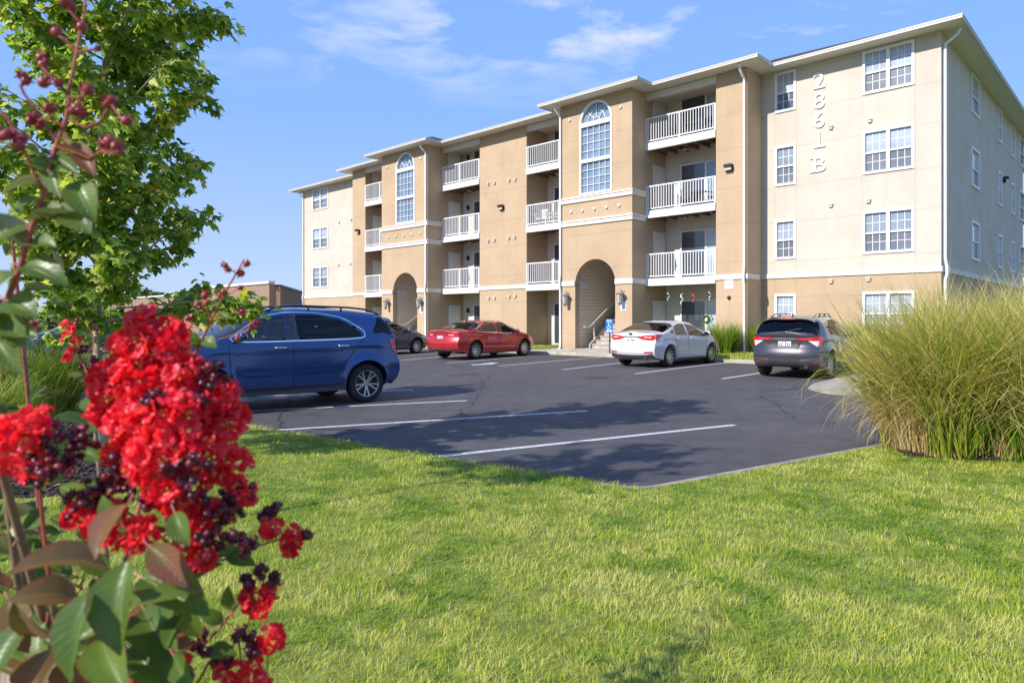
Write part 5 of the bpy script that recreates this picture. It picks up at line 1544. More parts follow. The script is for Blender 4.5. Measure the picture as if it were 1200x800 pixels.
# --- ornamental grasses
def clump(name, cx, cy, rx, ry, h, n, label, seed, green=.5, straw=.25, lean=(0, 0), spread=.55, wid=.011, zoff=.06, group='ornamental grasses', z=None):
    z0 = (gz(cx, cy) if z is None else z)+zoff
    root = empty(name, (cx, cy, z0), 0, label, 'ornamental grass', group)
    r = np.random.default_rng(seed)
    def make(n, rmin, rmax, hk, t0, ts, w, curl0, curl1, nm, mat, left=0, dr=1.3):
        nt_ = max(12, n//75)
        a = r.random(nt_)*2*np.pi; q = np.sqrt(rmin**2+(rmax**2-rmin**2)*r.random(nt_))
        if left: a = np.pi+r.normal(0, left, nt_)
        k = r.integers(0, nt_, n)
        bx = rx*q[k]*np.cos(a[k])+r.normal(0, .05, n); by = ry*q[k]*np.sin(a[k])+r.normal(0, .05, n)
        taz = np.arctan2(ry*q*np.sin(a)+lean[1]*.4, rx*q*np.cos(a)+lean[0]*.4)+r.normal(0, .45, nt_)
        tth = .02+spread*.5*q*(.35+.65*r.random(nt_)); tl = .80+.32*r.random(nt_); tt = r.normal(0, ts, nt_); tc = .7+.6*r.random(nt_)
        az = taz[k]+r.normal(0, .75, n); th0 = np.abs(tth[k]+r.normal(0, .13, n))
        curl = (curl0+(curl1-curl0)*r.random(n)**1.7)*(.4+.75*q[k])*tc[k]
        L = h*hk*tl[k]*(.55+.5*r.random(n)**.7)*(1-.08*q[k])
        tint = np.clip(t0+tt[k]+r.normal(0, .14, n), 0, 1)
        V, F, T = ribbons(np.stack([bx, by, np.zeros(n)], 1), az, th0, curl, L, w*(.55+.75*r.random(n)), 10, tint, r.normal(0, .9, n), r.normal(0, dr, n))
        np_obj(nm, V, F, M[mat], root, tint=T)
    make(int(n*(1-straw)), 0, 1, 1.0, green, .16, wid, .55, 2.2, 'green_blades', 'reed')
    make(int(n*straw), .25, 1, 1.05, .5, .2, wid*.8, .7, 2.9, 'dry_blades', 'straw', dr=1.6)
    return root, make
x, y = ground_at(1108, 538)
g1, mk = clump('ornamental_grass', x+.33, y+.22, .74, .60, 1.93, 7500, 'tall fountain of green and golden grass at the lawn corner', 31, .52, .36, spread=.46, wid=.016)
mk(1100, .6, 1.0, .62, .55, .2, .009, 1.0, 2.8, 'straw_fringe', 'straw', left=.6)
mk(650, 0, .9, 1.12, .6, .3, .005, .3, 1.1, 'seed_stalks', 'straw')
x2, y2 = ground_at(1235, 552)
g2, mk2 = clump('ornamental_grass', x2+.35, y2+.22, .70, .60, 1.98, 6000, 'greener grass clump cut off by the right edge', 37, .40, .26, spread=.5, wid=.016)
mk2(500, 0, .9, 1.16, .6, .3, .005, .3, 1.1, 'seed_stalks', 'straw')
x3, y3 = ground_at(1120, 505)
g3, mk3 = clump('ornamental_grass', x3+1.0, y3+.7, .75, .6, 2.0, 5000, 'golden topped grass clump rising behind the front one', 41, .58, .5, spread=.5, wid=.016)
mk3(700, 0, .9, 1.14, .6, .3, .005, .3, 1.1, 'seed_stalks', 'straw')
clump('ornamental_grass', -7.55, 10.6, .60, .55, 1.5, 3600, 'rounded green grass clump behind the red flower head on the left', 43, .30, .10, spread=.8)
clump('ornamental_grass', -6.35, 7.7, .55, .5, 1.25, 2400, 'arching dark green grass clump at the left edge', 47, .36, .14, spread=1.0)
for i, (s, d, hh, lb) in enumerate(((6.55, 2.05, 1.35, 'bushy green grass beside the white downspout of the tan pier'), (5.35, 1.0, 1.30, 'bushy green grass in the corner left of the dark crossover'), (4.3, 1.0, 1.1, 'low green grass directly behind the dark crossover'), (2.95, .9, 1.3, 'green grass behind the front of the dark crossover'), (1.9, .9, 1.25, 'green grass under the wide ground floor window'))):
    x, y = bld(s, d); clump('ornamental_grass', x, y, .42, .40, hh, 1500, lb, 50+i, .24, .05, spread=.6, wid=.017, zoff=.1, z=FLOOR, group='grasses along the building')
# small shrub by the patio, behind the white car's nose
def shrub(name, x, y, z, rad, n, leaf, mat, label, seed, cat='shrub', group=None):
    root = empty(name, (x, y, z), 0, label, cat, group); q = np.random.default_rng(seed)
    d = q.normal(0, 1, (n, 3)); d /= np.linalg.norm(d, axis=1)[:, None]; rr_ = rad*(.35+.65*q.random(n)**.5)*(1+.25*np.sin(d[:, 0]*5)*np.cos(d[:, 1]*6))
    P = d*rr_[:, None]*np.array([1, 1, .85])+np.array([0, 0, rad*.85])
    V, F = scatter_leaves(P, leaf*(.6+.6*q.random(n)), q, d, .1); np_obj('foliage', V, F, M[mat], root, smooth=False)
    mb = MB()
    for k in range(6): mb.tube([(0, 0, -.05), (rad*.3*math.cos(k), rad*.3*math.sin(k), rad*.6), (rad*.6*math.cos(k*1.1), rad*.6*math.sin(k*1.1), rad*1.2)], [.02, .014, .006], 5)
    mb.build('stems', M['bstem'], root)
x, y = bld(7.0, 2.5); shrub('shrub', x, y, FLOOR+.1, .38, 500, .09, 'maple', 'small leafy shrub between the white car and the tan pier', 61)
# distant tree line seen low behind the left hand leaves
q = np.random.default_rng(77); n = 16000
cx = q.random(n); ang = R(113)+cx*R(45)
dist = 95+12*np.sin(ang*23)+8*q.random(n); hgt = 3.3+1.1*np.sin(ang*31+1)+.7*np.sin(ang*71)
P = np.stack([np.cos(ang)*dist, np.sin(ang)*dist, hgt*q.random(n)**.7], 1)
V, F = scatter_leaves(P, .9*(.6+.8*q.random(n)), q, None, .2)
tag(np_obj('distant_trees', V, F, M['fartree'], smooth=False), 'low far belt of trees on the horizon behind the brick building', 'trees', kind='stuff')

# ------------------------------------------------------------------ the red flowering shrub in front of the lens
SH = Vector((-.80, 1.30, gz(-.8, 1.3)+.05))
shr = empty('flowering_shrub', SH, 0, 'crape myrtle shrub with crinkled red flower heads, dark capsules and red buds close in front', 'shrub')
q = np.random.default_rng(101); rs = random.Random(101)
def loc_(px, py, Y): return at(px, py, Y)-SH
# petals
def petal(seed):
    r = random.Random(seed); nu, nv = 7, 6; V = []; p1, p2 = r.uniform(0, 6), r.uniform(0, 6)
    for i in range(nu+1):
        u = i/nu; w = .07 if u < .3 else .07+.50*math.sin(min(1, (u-.3)/.55)*math.pi/2)*(1-.25*max(0, (u-.8)/.2))
        for j in range(nv+1):
            v = j/nv*2-1
            V.append((w*v*(1+.12*math.sin(v*8+p1)*u), u+.10*u*math.cos(v*2.2)-.08*u*math.sin(6*v+p2), .26*u*u*math.sin(v*6.5+p1)*abs(v)**.5*.8+.16*math.sin(u*7+p2)*u+.25*u*(1-u)))
    F = [(i*(nv+1)+j, i*(nv+1)+j+1, (i+1)*(nv+1)+j+1, (i+1)*(nv+1)+j) for i in range(nu) for j in range(nv)]
    return np.array(V), np.array(F)
PET = [petal(s) for s in range(5)]
def flowers(C, Nrm, size):
    """six crinkled petals round every centre"""
    Vs = []; Fs = []; b = 0
    for c, nn, s in zip(C, Nrm, size):
        nn = Vector(nn).normalized(); a = nn.orthogonal().normalized(); bb = nn.cross(a); off = rs.uniform(0, 6.28)
        for k in range(6):
            V0, F0 = PET[rs.randrange(5)]
            t = off+k*math.pi/3+rs.uniform(-.2, .2); el = rs.uniform(.0, .75)
            yd = (a*math.cos(t)+bb*math.sin(t))*math.cos(el)+nn*math.sin(el); xd = (a*-math.sin(t)+bb*math.cos(t)); zd = xd.cross(yd)
            Mx = np.array([tuple(xd), tuple(yd), tuple(zd)])
            Vs.append(np.array(tuple(c))+(V0*s*rs.uniform(.8, 1.15))@Mx); Fs.append(F0+b); b += len(V0)
    return np.concatenate(Vs), np.concatenate(Fs)
def knobs(L, mat, name, parent, ribs=True):
    mb = MB()
    for p, r_ in L:
        ax = Vector((rs.uniform(-1, 1), rs.uniform(-1, 1), rs.uniform(-.3, 1))).normalized(); Q = ax.to_track_quat('Z', 'Y').to_matrix().to_4x4()
        T = Matrix.Translation(p)@Q
        mb.lathe([(r_*.05, -r_*1.02), (r_*.55, -r_*.82), (r_*.92, -r_*.35), (r_, r_*.05), (r_*.85, r_*.5), (r_*.5, r_*.85), (r_*.05, r_*1.12)], T, 9)
        if ribs:
            for k in range(6):
                a = k*math.pi/3; d = Vector((math.cos(a), math.sin(a), 0)); e = Vector((-math.sin(a), math.cos(a), 0))
                mb.add([T@(d*r_*.6-e*r_*.45+Vector((0, 0, r_*.6))), T@(d*r_*.6+e*r_*.45+Vector((0, 0, r_*.6))), T@(d*r_*1.5+Vector((0, 0, r_*1.25)))], [(0, 1, 2)])
    return mb.build(name, M[mat], parent, smooth=60, fix=False)
def panicle(blobs, caps, n_k=1.0, fs=.0135, stem=None, label=None):
    C = []; Nn = []; Sz = []; st = []
    for px, py, rp, Y in blobs:
        c = loc_(px, py, Y); rad = rp*Y/F_PX
        n = max(4, int(n_k*(rp/6.2)**2*.62))
        for _ in range(n):
            d = Vector((rs.gauss(0, 1), rs.gauss(0, 1)-.55, rs.gauss(0, 1)+.15)).normalized()
            C.append(c+d*rad*rs.uniform(.62, 1.0)); Nn.append(d+Vector((rs.uniform(-.4, .4), rs.uniform(-.4, .2), rs.uniform(-.3, .5)))); Sz.append(fs*rs.uniform(.8, 1.15))
    V, F = flowers(C, Nn, Sz)
    o = np_obj('flower_panicle', V, F, M['petal'], shr, smooth=True)
    if label: o['label'] = label
    mb = MB()
    for c, nn, s in list(zip(C, Nn, Sz))[::4]:
        nn = nn.normalized(); a = nn.orthogonal().normalized(); b = nn.cross(a)
        for k in range(4):
            t = rs.uniform(0, 6.28); e = c+nn*s*.75+(a*math.cos(t)+b*math.sin(t))*s*.25
            mb.tube([c, e], [.0004, .0004], 3, cap=False); mb.sphere(e, .0011, 5, 4)
    mb.build('stamens', M['stamen'], o, fix=False)
    L = []
    for px, py, rp, Y, n in caps:
        c = loc_(px, py, Y); rad = rp*Y/F_PX
        for _ in range(n):
            d = Vector((rs.gauss(0, 1), rs.gauss(0, 1)-.4, rs.gauss(0, 1))).normalized(); L.append((c+d*rad*rs.uniform(.3, 1), rs.uniform(.0038, .0066)))
    for i0 in range(0, len(caps)):
        k0 = sum(c_[4] for c_ in caps[:i0]); Lk = L[k0:k0+caps[i0][4]]
        if Lk: knobs(Lk, 'capsule', 'capsule_cluster', o)
    if stem:
        mb = MB()
        for s, w in stem:
            P = [loc_(*p) for p in s]; mb.tube(P, [w*(1-.5*i/(len(P)-1)) for i in range(len(P))], 7)
        # pedicels towards the flowers
        ax = [loc_(*p) for p in stem[0][0]]
        for c in C[::3]:
            near = min(ax, key=lambda v: (v-c).length); mb.tube([near, near.lerp(c, .5)+Vector((0, 0, -.006)), c], [.0016, .0012, .0009], 4, cap=False)
        mb.build('panicle_stem', M['rstem'], o, smooth=60, fix=False)
    return o
B_ = tuple
main_axis = [(200, 760, .92), (205, 690, .91), (205, 620, .93), (200, 540, .94), (192, 450, .945), (183, 375, .945)]
panicle([(176, 388, 24, .94), (188, 402, 26, .935), (160, 412, 24, .93), (135, 452, 26, .935), (172, 452, 34, .925), (212, 446, 30, .93), (128, 478, 20, .94), (165, 492, 34, .915), (210, 490, 38, .91), (252, 470, 24, .94), (268, 498, 20, .945), (190, 530, 38, .905), (235, 528, 34, .92), (272, 545, 18, .94), (210, 572, 32, .91), (150, 530, 18, .93), (236, 608, 22, .92), (284, 572, 12, .93), (228, 652, 15, .93), (128, 616, 22, .91), (96, 606, 16, .92), (164, 626, 14, .90)],
        [(250, 440, 20, .93, 16), (240, 462, 14, .905, 8), (180, 468, 15, .885, 12), (200, 545, 12, .865, 6), (150, 556, 30, .90, 26), (128, 575, 32, .91, 26), (255, 622, 38, .91, 40), (278, 585, 26, .92, 20), (225, 575, 26, .88, 12), (180, 592, 26, .89, 12), (95, 585, 24, .90, 18), (292, 640, 16, .92, 12), (230, 540, 18, .865, 8)],
        1.9, .0165, [(main_axis, .0042), ([(203, 640, .92), (150, 600, .92), (100, 590, .91)], .0024), ([(203, 640, .92), (250, 600, .93), (285, 560, .93)], .0024), ([(200, 540, .94), (240, 500, .93), (262, 465, .94)], .0022)], 'large crinkled red flower head in the middle of the shrub')
panicle([(28, 508, 28, .87), (14, 530, 22, .88), (48, 500, 18, .87), (40, 545, 16, .87)], [(70, 520, 24, .87, 20), (92, 520, 20, .88, 14), (52, 548, 22, .86, 18), (80, 545, 16, .87, 8)], 1.3, .0145,
        [([(60, 700, .90), (50, 610, .89), (45, 560, .88), (40, 500, .88)], .003), ([(46, 570, .88), (75, 535, .875), (95, 515, .88)], .0022)], 'smaller red flower head at the left edge with purple capsules')
panicle([(340, 630, 15, 1.02), (318, 615, 12, 1.02), (350, 640, 9, 1.02)], [(312, 604, 8, 1.02, 8), (322, 600, 9, 1.02, 6), (358, 627, 5, 1.02, 4)], 2.2, .0125, [([(225, 660, .98), (265, 655, 1.0), (300, 640, 1.02), (340, 628, 1.02)], .0022)], 'little red flower sprig reaching out over the lawn')
panicle([(302, 700, 16, .98), (312, 712, 12, .98), (318, 690, 8, .98)], [(290, 680, 13, .98, 9), (305, 668, 10, .98, 6), (318, 680, 10, .98, 6)], 2.0, .0125, [([(235, 760, .96), (262, 730, .97), (285, 700, .98), (310, 690, .98)], .0022)], 'red sprig with dark buds beside the big leaves')
panicle([(312, 762, 15, .98), (300, 790, 16, .97), (268, 790, 16, .96), (318, 745, 8, .98)], [(285, 745, 16, .97, 12), (298, 760, 14, .97, 10), (262, 770, 12, .96, 8), (240, 752, 14, .95, 10)], 2.0, .0125, [([(215, 830, .96), (245, 775, .96), (280, 750, .97), (315, 755, .98)], .0022)], 'low red sprig at the bottom of the picture')
panicle([(185, 782, 24, .92), (205, 775, 14, .92), (165, 790, 14, .92)], [(215, 790, 10, .92, 6)], 1.6, .013, [([(190, 840, .94), (188, 790, .93), (186, 770, .93)], .0026)], 'red flower cluster under the big leaves')
panicle([(83, 396, 11, 1.75), (84, 420, 6, 1.75), (80, 384, 6, 1.75)], [(95, 412, 8, 1.75, 6), (104, 408, 6, 1.75, 4), (112, 424, 7, 1.75, 7), (100, 430, 6, 1.75, 5)], 2.5, .013, [([(110, 480, 1.7), (104, 440, 1.74), (90, 410, 1.75), (83, 385, 1.75)], .003), ([(104, 440, 1.74), (110, 400, 1.75), (100, 370, 1.75)], .002)], 'small red flower head farther back near the trunk')

# leaves
def leaf_tpl(fold, curve):
    nu, nv = 10, 6; V = []
    for i in range(nu+1):
        u = i/nu; w = .5*math.sin(math.pi*min(1, u**.85))**.8*(1-.12*u) if 0 < u < 1 else .012
        for j in range(nv+1):
            v = j/nv*2-1
            V.append((w*v*math.cos(fold*abs(v)**.5), u, w*abs(v)*math.sin(fold)+curve*(u-.5)**2*-1+curve*.25+.012*math.sin(u*26)*abs(v)))
    F = [(i*(nv+1)+j, i*(nv+1)+j+1, (i+1)*(nv+1)+j+1, (i+1)*(nv+1)+j) for i in range(nu) for j in range(nv)]
    return np.array(V), np.array(F)
class Leaves:
    def __init__(s): s.V = []; s.F = []; s.b = 0
    def add(s, base, tip, width, face, fold=.35, curve=.25):
        """face: direction the upper side looks to"""
        y = tip-base; L = y.length; yd = y.normalized(); zd = (face-yd*face.dot(yd)).normalized(); xd = yd.cross(zd)
        V0, F0 = leaf_tpl(fold+rs.uniform(-.1, .1), curve+rs.uniform(-.2, .2)); Vv = V0*np.array([width, L, L])
        s.V.append(np.array(tuple(base))+Vv@np.array([tuple(xd), tuple(yd), tuple(zd)])); s.F.append(F0+s.b); s.b += len(V0)
    def build(s, name, mat):
        o = np_obj(name, np.concatenate(s.V), np.concatenate(s.F), M[mat], shr, smooth=True)
        uu = np.repeat(np.arange(11)/10, 7); vv = np.tile(np.arange(7)/6*2-1, 11)
        for nm, w in (('lu', uu), ('lv', vv)):
            a = o.data.attributes.new(nm, 'FLOAT', 'POINT'); a.data.foreach_set('value', np.tile(w, len(s.V)).astype(np.float32))
        return o
GL = Leaves(); RL = Leaves(); petio = MB(); NLEAF = 0
def lf(b, t, w, Y0, Y1, face=(-.3, -1, .5), red=False, fold=.35, curve=.25):
    B = loc_(b[0], b[1], Y0); T = loc_(t[0], t[1], Y1)
    global NLEAF
    NLEAF += 1
    if NLEAF <= 96:
        one = Leaves(); one.add(B, T, w*(Y0+Y1)/2/F_PX, Vector(face), fold, curve)
        o = one.build('leaf', 'cleafr' if red else 'cleaf')
        mb = MB(); mb.tube([B-(T-B).normalized()*.012, B+(T-B)*.04], [.0013, .0011], 5); mb.build('leaf_stalk', M['rstem'], o, smooth=60, fix=False)
        return
    (RL if red else GL).add(B, T, w*(Y0+Y1)/2/F_PX, Vector(face), fold, curve)
    petio.tube([B-(T-B).normalized()*.012, B+(T-B)*.04], [.0013, .0011], 5)
# big leaves low in the middle
lf((152, 655), (142, 768), 74, .74, .70, (-.25, -1, .25), fold=.45)
lf((112, 690), (84, 800), 66, .72, .69, (-.5, -1, .25), fold=.4)
lf((128, 668), (4, 676), 56, .78, .72, (-.1, -.35, 1), True, .3)
lf((92, 700), (8, 704), 46, .78, .74, (-.2, -.8, .8), True)
lf((150, 590), (112, 656), 50, .77, .73, (-.6, -.7, .5), True, .5)
lf((166, 676), (246, 722), 62, .84, .80, (.1, -.6, .8))
lf((168, 712), (206, 778), 62, .86, .80, (.3, -.8, .4))
lf((62, 742), (16, 702), 40, .80, .76, (-.3, -.8, .5), True)
lf((175, 640), (226, 690), 40, .82, .80, (.5, -.8, .2), True)
lf((120, 745), (150, 815), 60, .80, .74, (.2, -.9, .4))
lf((150, 760), (215, 812), 60, .84, .80, (.2, -.6, .8))
lf((60, 760), (30, 820), 60, .82, .76, (-.3, -.8, .6), True)
lf((30, 730), (-12, 800), 56, .80, .76, (-.3, -.8, .6))
lf((205, 600), (222, 640), 30, .86, .84, (.2, -1, .2))
lf((142, 612), (120, 580), 30, .86, .86, (-.3, -1, .3))
lf((215, 690), (262, 660), 30, .95, .95, (0, -.5, 1))
lf((250, 655), (285, 645), 22, 1.0, 1.0, (0, -.6, 1))
lf((265, 652), (300, 662), 22, 1.0, 1.0, (.2, -.8, .8))
lf((262, 728), (232, 715), 20, .97, .96, (-.3, -.8, .6)); lf((272, 715), (268, 685), 20, .97, .97, (-.2, -1, .3)); lf((285, 702), (305, 715), 16, .98, .98, (.3, -.8, .6))
lf((235, 745), (215, 700), 34, .93, .92, (-.2, -1, .3)); lf((240, 765), (278, 768), 26, .95, .95, (.2, -.5, .9))
# upper stem with its bud panicle
U = [(-30, 440, .88), (0, 372, .87), (22, 318, .865), (38, 265, .86), (55, 215, .86), (64, 176, .86), (78, 138, .86), (82, 100, .86), (90, 60, .86), (98, 20, .86), (104, -30, .86)]
budL = []; stm = MB()
P = [loc_(*p) for p in U]; stm.tube(P, [.0042, .004, .0037, .0034, .003, .0026, .0023, .002, .0018, .0016, .0013], 8)
def bud_branch(path, Y, ends, w=.0017, r=(.0055, .0075)):
    P = [loc_(p[0], p[1], Y) for p in path]; stm.tube(P, [w]*len(P), 6)
    for e in ends:
        c = loc_(e[0], e[1], Y+rs.uniform(-.01, .01)); near = min(P, key=lambda v: (v-c).length)
        stm.tube([near, near.lerp(c, .6)+Vector((0, 0, -.003)), c], [.0013, .0011, .0012], 5); budL.append((c, rs.uniform(*r)))
bud_branch([(78, 138), (100, 150), (118, 142), (130, 122)], .85, [(131, 117), (148, 142), (126, 122)])
bud_branch([(76, 148), (60, 140), (48, 140)], .85, [(40, 137), (36, 142), (57, 127), (46, 148)])
bud_branch([(80, 112), (62, 92), (50, 80)], .86, [(48, 68), (50, 76), (51, 97)])
bud_branch([(80, 115), (95, 114)], .85, [(104, 106), (90, 127), (94, 131), (86, 130)])
bud_branch([(78, 106), (66, 100)], .86, [(68, 98)])
bud_branch([(40, 125), (28, 110), (24, 100)], .85, [(27, 89), (30, 95)]); stm.tube([loc_(66, 165, .86), loc_(45, 135, .855), loc_(40, 125, .85)], [.002, .0018, .0017], 6)
bud_branch([(88, 60), (75, 45)], .86, [(66, 38)]); bud_branch([(92, 45), (96, 30)], .86, [(80, 6), (76, 2), (96, 32), (84, 8)])
bud_branch([(90, 62), (110, 58)], .86, [(114, 57)], r=(.003, .004))
bud_branch([(66, 172), (85, 178), (105, 186), (118, 178)], .85, [(124, 170), (128, 166), (140, 178), (136, 172)])
bud_branch([(20, 160), (10, 140), (0, 130)], .84, [(8, 158), (3, 160), (25, 164), (22, 170), (14, 156)]); stm.tube([loc_(50, 225, .86), loc_(32, 185, .85), loc_(20, 160, .84)], [.002, .0018, .0017], 6)
for b, t, w, f, rd in (((56, 214), (2, 228), 30, (-.4, -.5, .9), 0), ((60, 200), (26, 190), 22, (-.3, -.8, .6), 0), ((66, 188), (72, 232), 34, (-.5, -1, .3), 0), ((88, 213), (112, 262), 40, (.3, -1, .3), 0), ((80, 240), (106, 274), 42, (.1, -1, .5), 0), ((40, 262), (92, 248), 36, (0, -.4, 1), 0), ((36, 268), (-6, 286), 34, (-.3, -.6, .9), 0),
                        ((28, 292), (66, 290), 36, (.1, -.6, .9), 0), ((24, 312), (80, 336), 40, (.1, -.7, .8), 0), ((22, 320), (-10, 345), 44, (-.4, -.8, .6), 0), ((8, 352), (44, 372), 44, (.2, -.8, .6), 0), ((2, 366), (30, 408), 40, (.1, -1, .4), 0), ((30, 285), (-20, 250), 34, (.6, .6, -.4), 0), ((66, 178), (110, 186), 26, (0, -.3, 1), 1), ((92, 178), (112, 208), 26, (.4, -1, .2), 1), ((62, 185), (92, 205), 24, (.2, -.9, .6), 0), ((48, 232), (18, 246), 30, (-.3, -.8, .7), 0), ((45, 245), (76, 262), 30, (.2, -.8, .7), 0),
                        ((4, 360), (-25, 385), 44, (-.3, -.8, .6), 0), ((0, 385), (45, 395), 36, (.1, -.8, .7), 0), ((-5, 395), (28, 440), 40, (.1, -1, .4), 0), ((70, 160), (84, 172), 14, (0, -.8, .5), 1)):
    lf(b, t, w, .865, .85, f, bool(rd))
# second, slender bud panicle before the blue car
W2 = [(150, 640, 1.05), (185, 520, 1.2), (215, 440, 1.27), (232, 408, 1.27), (245, 380, 1.27), (262, 345, 1.27), (276, 322, 1.27), (286, 304, 1.27)]
stm.tube([loc_(*p) for p in W2], [.0036, .0032, .003, .0028, .0024, .002, .0017, .0013], 7)
for path, ends in (([(278, 320), (270, 316)], [(264, 311), (268, 316)]), ([(280, 316), (287, 312)], [(289, 309), (283, 320)]), ([(262, 345), (258, 352)], [(262, 342), (258, 346), (281, 337)]), ([(248, 378), (243, 362), (240, 352)], [(240, 346), (242, 355), (231, 357), (234, 360)]), ([(246, 376), (262, 372), (275, 366)], [(283, 365), (285, 368)]), ([(236, 402), (262, 396), (282, 390)], [(296, 383), (278, 397), (300, 378)]), ([(240, 390), (228, 380)], [(220, 373)])):
    bud_branch(path, 1.27, ends, .0013, (.0050, .0072))
for b, t, w in (((236, 402), (208, 398), 22), ((238, 398), (254, 408), 18), ((228, 414), (205, 430), 22), ((245, 382), (234, 370), 10), ((258, 366), (268, 374), 9), ((232, 408), (218, 388), 16)): lf(b, t, w, 1.27, 1.26, (-.2, -.7, .7))
for px, py, Y in ((17, 371, 1.1), (38, 379, 1.1), (42, 387, 1.1), (6, 370, 1.1), (90, 375, 1.75), (114, 386, 1.75), (106, 393, 1.75), (106, 380, 1.75)): budL.append((loc_(px, py, Y), .006))
stm.tube([loc_(-10, 430, 1.1), loc_(15, 400, 1.1), loc_(30, 392, 1.1), loc_(42, 388, 1.1)], [.002, .0018, .0015, .0013], 5); stm.tube([loc_(15, 400, 1.1), loc_(17, 371, 1.1)], .0013, 5)
for bp_ in budL: knobs([bp_], 'bud', 'flower_bud', shr)
# more crowded leaves round the foot of the flower head
for k_ in range(26):
    px = rs.uniform(-5, 235); py = rs.uniform(690, 800); Y = rs.uniform(.80, .92); a = rs.uniform(.2, 2.9); l = rs.uniform(58, 88)
    lf((px, py), (px+l*math.cos(a), py+l*.75*math.sin(a)), l*.52, Y, Y-rs.uniform(.0, .05), (rs.uniform(-.7, .3), rs.uniform(-1, -.4), rs.uniform(.1, .9)), rs.random() < .4)
# fill deeper in the shrub, low left
for _ in range(150):
    px = rs.uniform(-40, 215); py = rs.uniform(640, 860) if px > 60 else rs.uniform(600, 860); Y = rs.uniform(.95, 1.5); a = rs.uniform(0, 6.28); l = rs.uniform(38, 62)/Y*.9
    lf((px, py), (px+l*math.cos(a), py+l*.8*math.sin(a)), l*.55, Y, Y+rs.uniform(-.05, .05), (rs.uniform(-.7, .3), rs.uniform(-1, -.2), rs.uniform(.2, 1)), rs.random() < .16)
for _ in range(42):
    px = rs.uniform(-40, 100); py = rs.uniform(590, 720); Y = rs.uniform(1.15, 1.6); a = rs.uniform(0, 6.28); l = rs.uniform(24, 40)
    lf((px, py), (px+l*math.cos(a), py+l*.8*math.sin(a)), l*.5, Y, Y, (rs.uniform(-.7, .3), rs.uniform(-1, -.2), rs.uniform(.2, 1)))
for b, t in (((118, 560), (100, 600)), ((118, 590), (70, 570)), ((120, 540), (88, 520)), ((128, 500), (95, 505)), ((122, 480), (95, 470)), ((75, 610), (100, 570))): lf(b, t, 24, 1.1, 1.12, (-.3, -.7, .6))
# leafy canes of the same shrub reaching up left of the view
for cx_, cy_, cz_ in ((-1.25, 1.15, 2.0), (-1.5, 1.5, 2.25), (-1.8, 1.2, 2.4), (-1.45, .9, 2.1), (-1.1, 1.5, 1.7)):
    e = Vector((cx_, cy_, cz_))-SH; m = e*.5+Vector((0, 0, .1)); stm.tube([Vector((0, 0, 0)), m, e], [.009, .006, .003], 6)
    for k in range(46):
        c_ = m.lerp(e, rs.uniform(.1, 1.05))+Vector((rs.gauss(0, .05), rs.gauss(0, .05), 0)); d_ = Vector((rs.gauss(0, 1), rs.gauss(0, 1), rs.gauss(-.2, .5))).normalized()*rs.uniform(.05, .085)
        GL.add(c_, c_+d_, d_.length*.5, Vector((rs.uniform(-.5, .5), rs.uniform(-.5, .5), 1)))
# canes down to the ground
rt = Vector((0, 0, 0))
can = MB()
for a in ((200, 800, .93), (60, 700, .9), (225, 790, .96), (150, 640, 1.05), (-30, 440, .88), (190, 840, .94), (110, 480, 1.7), (-10, 430, 1.1), (20, 600, 1.2), (5, 720, 1.2)):
    e = loc_(*a); m = e.lerp(rt, .5)+Vector((rs.uniform(-.08, .08), rs.uniform(-.05, .05), .05)); can.tube([rt+Vector((rs.uniform(-.07, .07), rs.uniform(-.07, .07), -.05)), m, e], [.011, .008, .0045], 8)
can.tube([loc_(20, 600, 1.2), loc_(8, 610, 1.2), loc_(4, 520, 1.2)], .003, 6)
can.build('cane', M['bstem'], shr, smooth=60, fix=False)
stm.build('bud_stem', M['rstem'], shr, smooth=60, fix=False)
for o in (petio.build('leaf_stalks', M['rstem'], shr, smooth=60, fix=False), GL.build('green_foliage', 'cleaf'), RL.build('reddening_foliage', 'cleafr')): o['kind'] = 'stuff'

# one dry orange leaf lying on the mulch
fp = ground_at(70, 590); V0, F0 = LV, LF
me_V = V0*np.array([.11, .11, .11]); ca_, sa_ = math.cos(.7), math.sin(.7)
me_V = np.stack([me_V[:, 0]*ca_-me_V[:, 1]*sa_+fp[0], me_V[:, 0]*sa_+me_V[:, 1]*ca_+fp[1], me_V[:, 2]*1.5+gz(*fp)+.165], 1)
tag(np_obj('fallen_leaf', me_V, F0, M['dryleaf'], smooth=False), 'dry orange maple leaf lying on the dark mulch bed', 'leaf')
# ------------------------------------------------------------------ camera, sun, sky
cam = bpy.data.cameras.new('camera'); co = bpy.data.objects.new('camera', cam); COL.objects.link(co)
co.location = (0, 0, CH); co.rotation_euler = (R(90), 0, 0)
cam.sensor_width = 36; cam.lens = 24.0; cam.shift_y = -25/1200
cam.clip_end = 2000; cam.clip_start = .05
cam.dof.use_dof = True; cam.dof.focus_distance = 12; cam.dof.aperture_fstop = 5.6
S.camera = co
SUN_DIR = Vector((-.80, -.60, .735)).normalized()       # towards the sun
sun = bpy.data.lights.new('sun', 'SUN'); so = bpy.data.objects.new('sun', sun); COL.objects.link(so)
sun.energy = 3.35; sun.angle = R(.53); sun.color = (1, .95, .88)
so.rotation_euler = (-SUN_DIR).to_track_quat('-Z', 'Y').to_euler()
w = bpy.data.worlds.new('World'); S.world = w; w.use_nodes = True
nt = w.node_tree; bg = nt.nodes['Background']
sky = nt.nodes.new('ShaderNodeTexSky'); sky.sky_type = 'NISHITA'; sky.sun_disc = False
sky.sun_elevation = math.asin(SUN_DIR.z); sky.sun_rotation = math.atan2(SUN_DIR.x, SUN_DIR.y)
sky.air_density = 1.0; sky.dust_density = .15; sky.ozone_density = 3.0
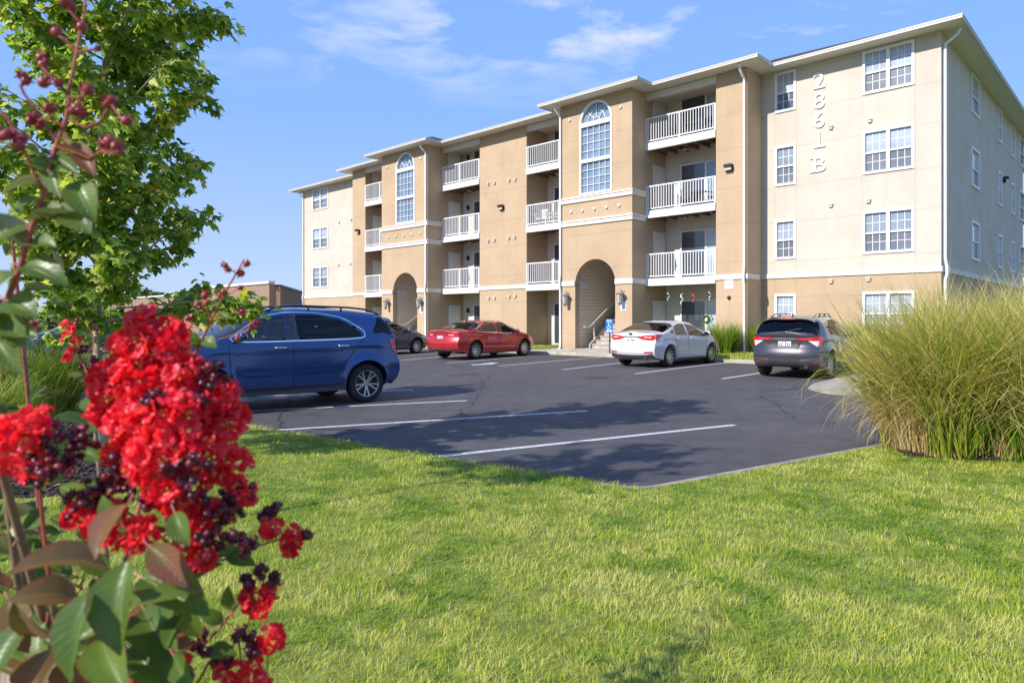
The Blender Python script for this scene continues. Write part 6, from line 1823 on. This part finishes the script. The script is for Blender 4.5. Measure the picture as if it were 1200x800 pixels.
tc = nt.nodes.new('ShaderNodeTexCoord'); sep = nt.nodes.new('ShaderNodeSeparateXYZ'); nt.links.new(tc.outputs['Generated'], sep.inputs[0])
zz = math_n(nt, 'MAXIMUM', sep.outputs['Z'], .06)
cx = math_n(nt, 'DIVIDE', sep.outputs['X'], zz); cy = math_n(nt, 'DIVIDE', sep.outputs['Y'], zz)
cmb = nt.nodes.new('ShaderNodeCombineXYZ'); nt.links.new(math_n(nt, 'MULTIPLY', cx, .8), cmb.inputs[0]); nt.links.new(math_n(nt, 'MULTIPLY', cy, .9), cmb.inputs[1])
n1 = noise(nt, 2.6, 8, .58, cmb.outputs[0], .35); n2 = noise(nt, .42, 3, .5, cmb.outputs[0])
az_ = math_n(nt, 'DIVIDE', sep.outputs['X'], math_n(nt, 'MAXIMUM', sep.outputs['Y'], .05))
gq = math_n(nt, 'DIVIDE', math_n(nt, 'ADD', az_, .06), .34)
gm = math_n(nt, 'EXPONENT', math_n(nt, 'MULTIPLY', math_n(nt, 'MULTIPLY', gq, gq), -1.0))
cl = ramp_f(nt, math_n(nt, 'ADD', n1.outputs['Fac'], math_n(nt, 'MULTIPLY', gm, .12)), .56, .76, 1.0)
patchm = ramp_f(nt, n2.outputs['Fac'], .36, .56, 1.0)
# thin cloud sits in the upper sky only
hi = ramp_f(nt, sep.outputs['Z'], .29, .38, 1.0)
fac = math_n(nt, 'MULTIPLY', math_n(nt, 'MULTIPLY', cl, math_n(nt, 'ADD', math_n(nt, 'MULTIPLY', patchm, .75), .25)), math_n(nt, 'MULTIPLY', hi, .95))
grad = ramp(nt, sep.outputs['Z'], [(0, (1.75, 2.2, 3.3)), (.12, (1.5, 2.1, 3.5)), (.28, (1.0, 1.85, 3.8)), (.5, (.85, 1.7, 3.9)), (1, (.5, 1.2, 3.4))])
skc = mixc(nt, .88, sky.outputs[0], grad)
c = mixc(nt, fac, skc, (3.5, 3.55, 3.95))
nt.links.new(c, bg.inputs['Color']); bg.inputs['Strength'].default_value = .15
S.view_settings.view_transform = 'Standard'; S.view_settings.look = 'None'; S.view_settings.exposure = .85; S.view_settings.gamma = 1
S.view_settings.use_curve_mapping = False
S.render.engine = 'CYCLES'
S.cycles.max_bounces = 7; S.cycles.transparent_max_bounces = 24; S.cycles.diffuse_bounces = 3; S.cycles.glossy_bounces = 3
S.cycles.use_denoising = True
S.cycles.sample_clamp_indirect = 6
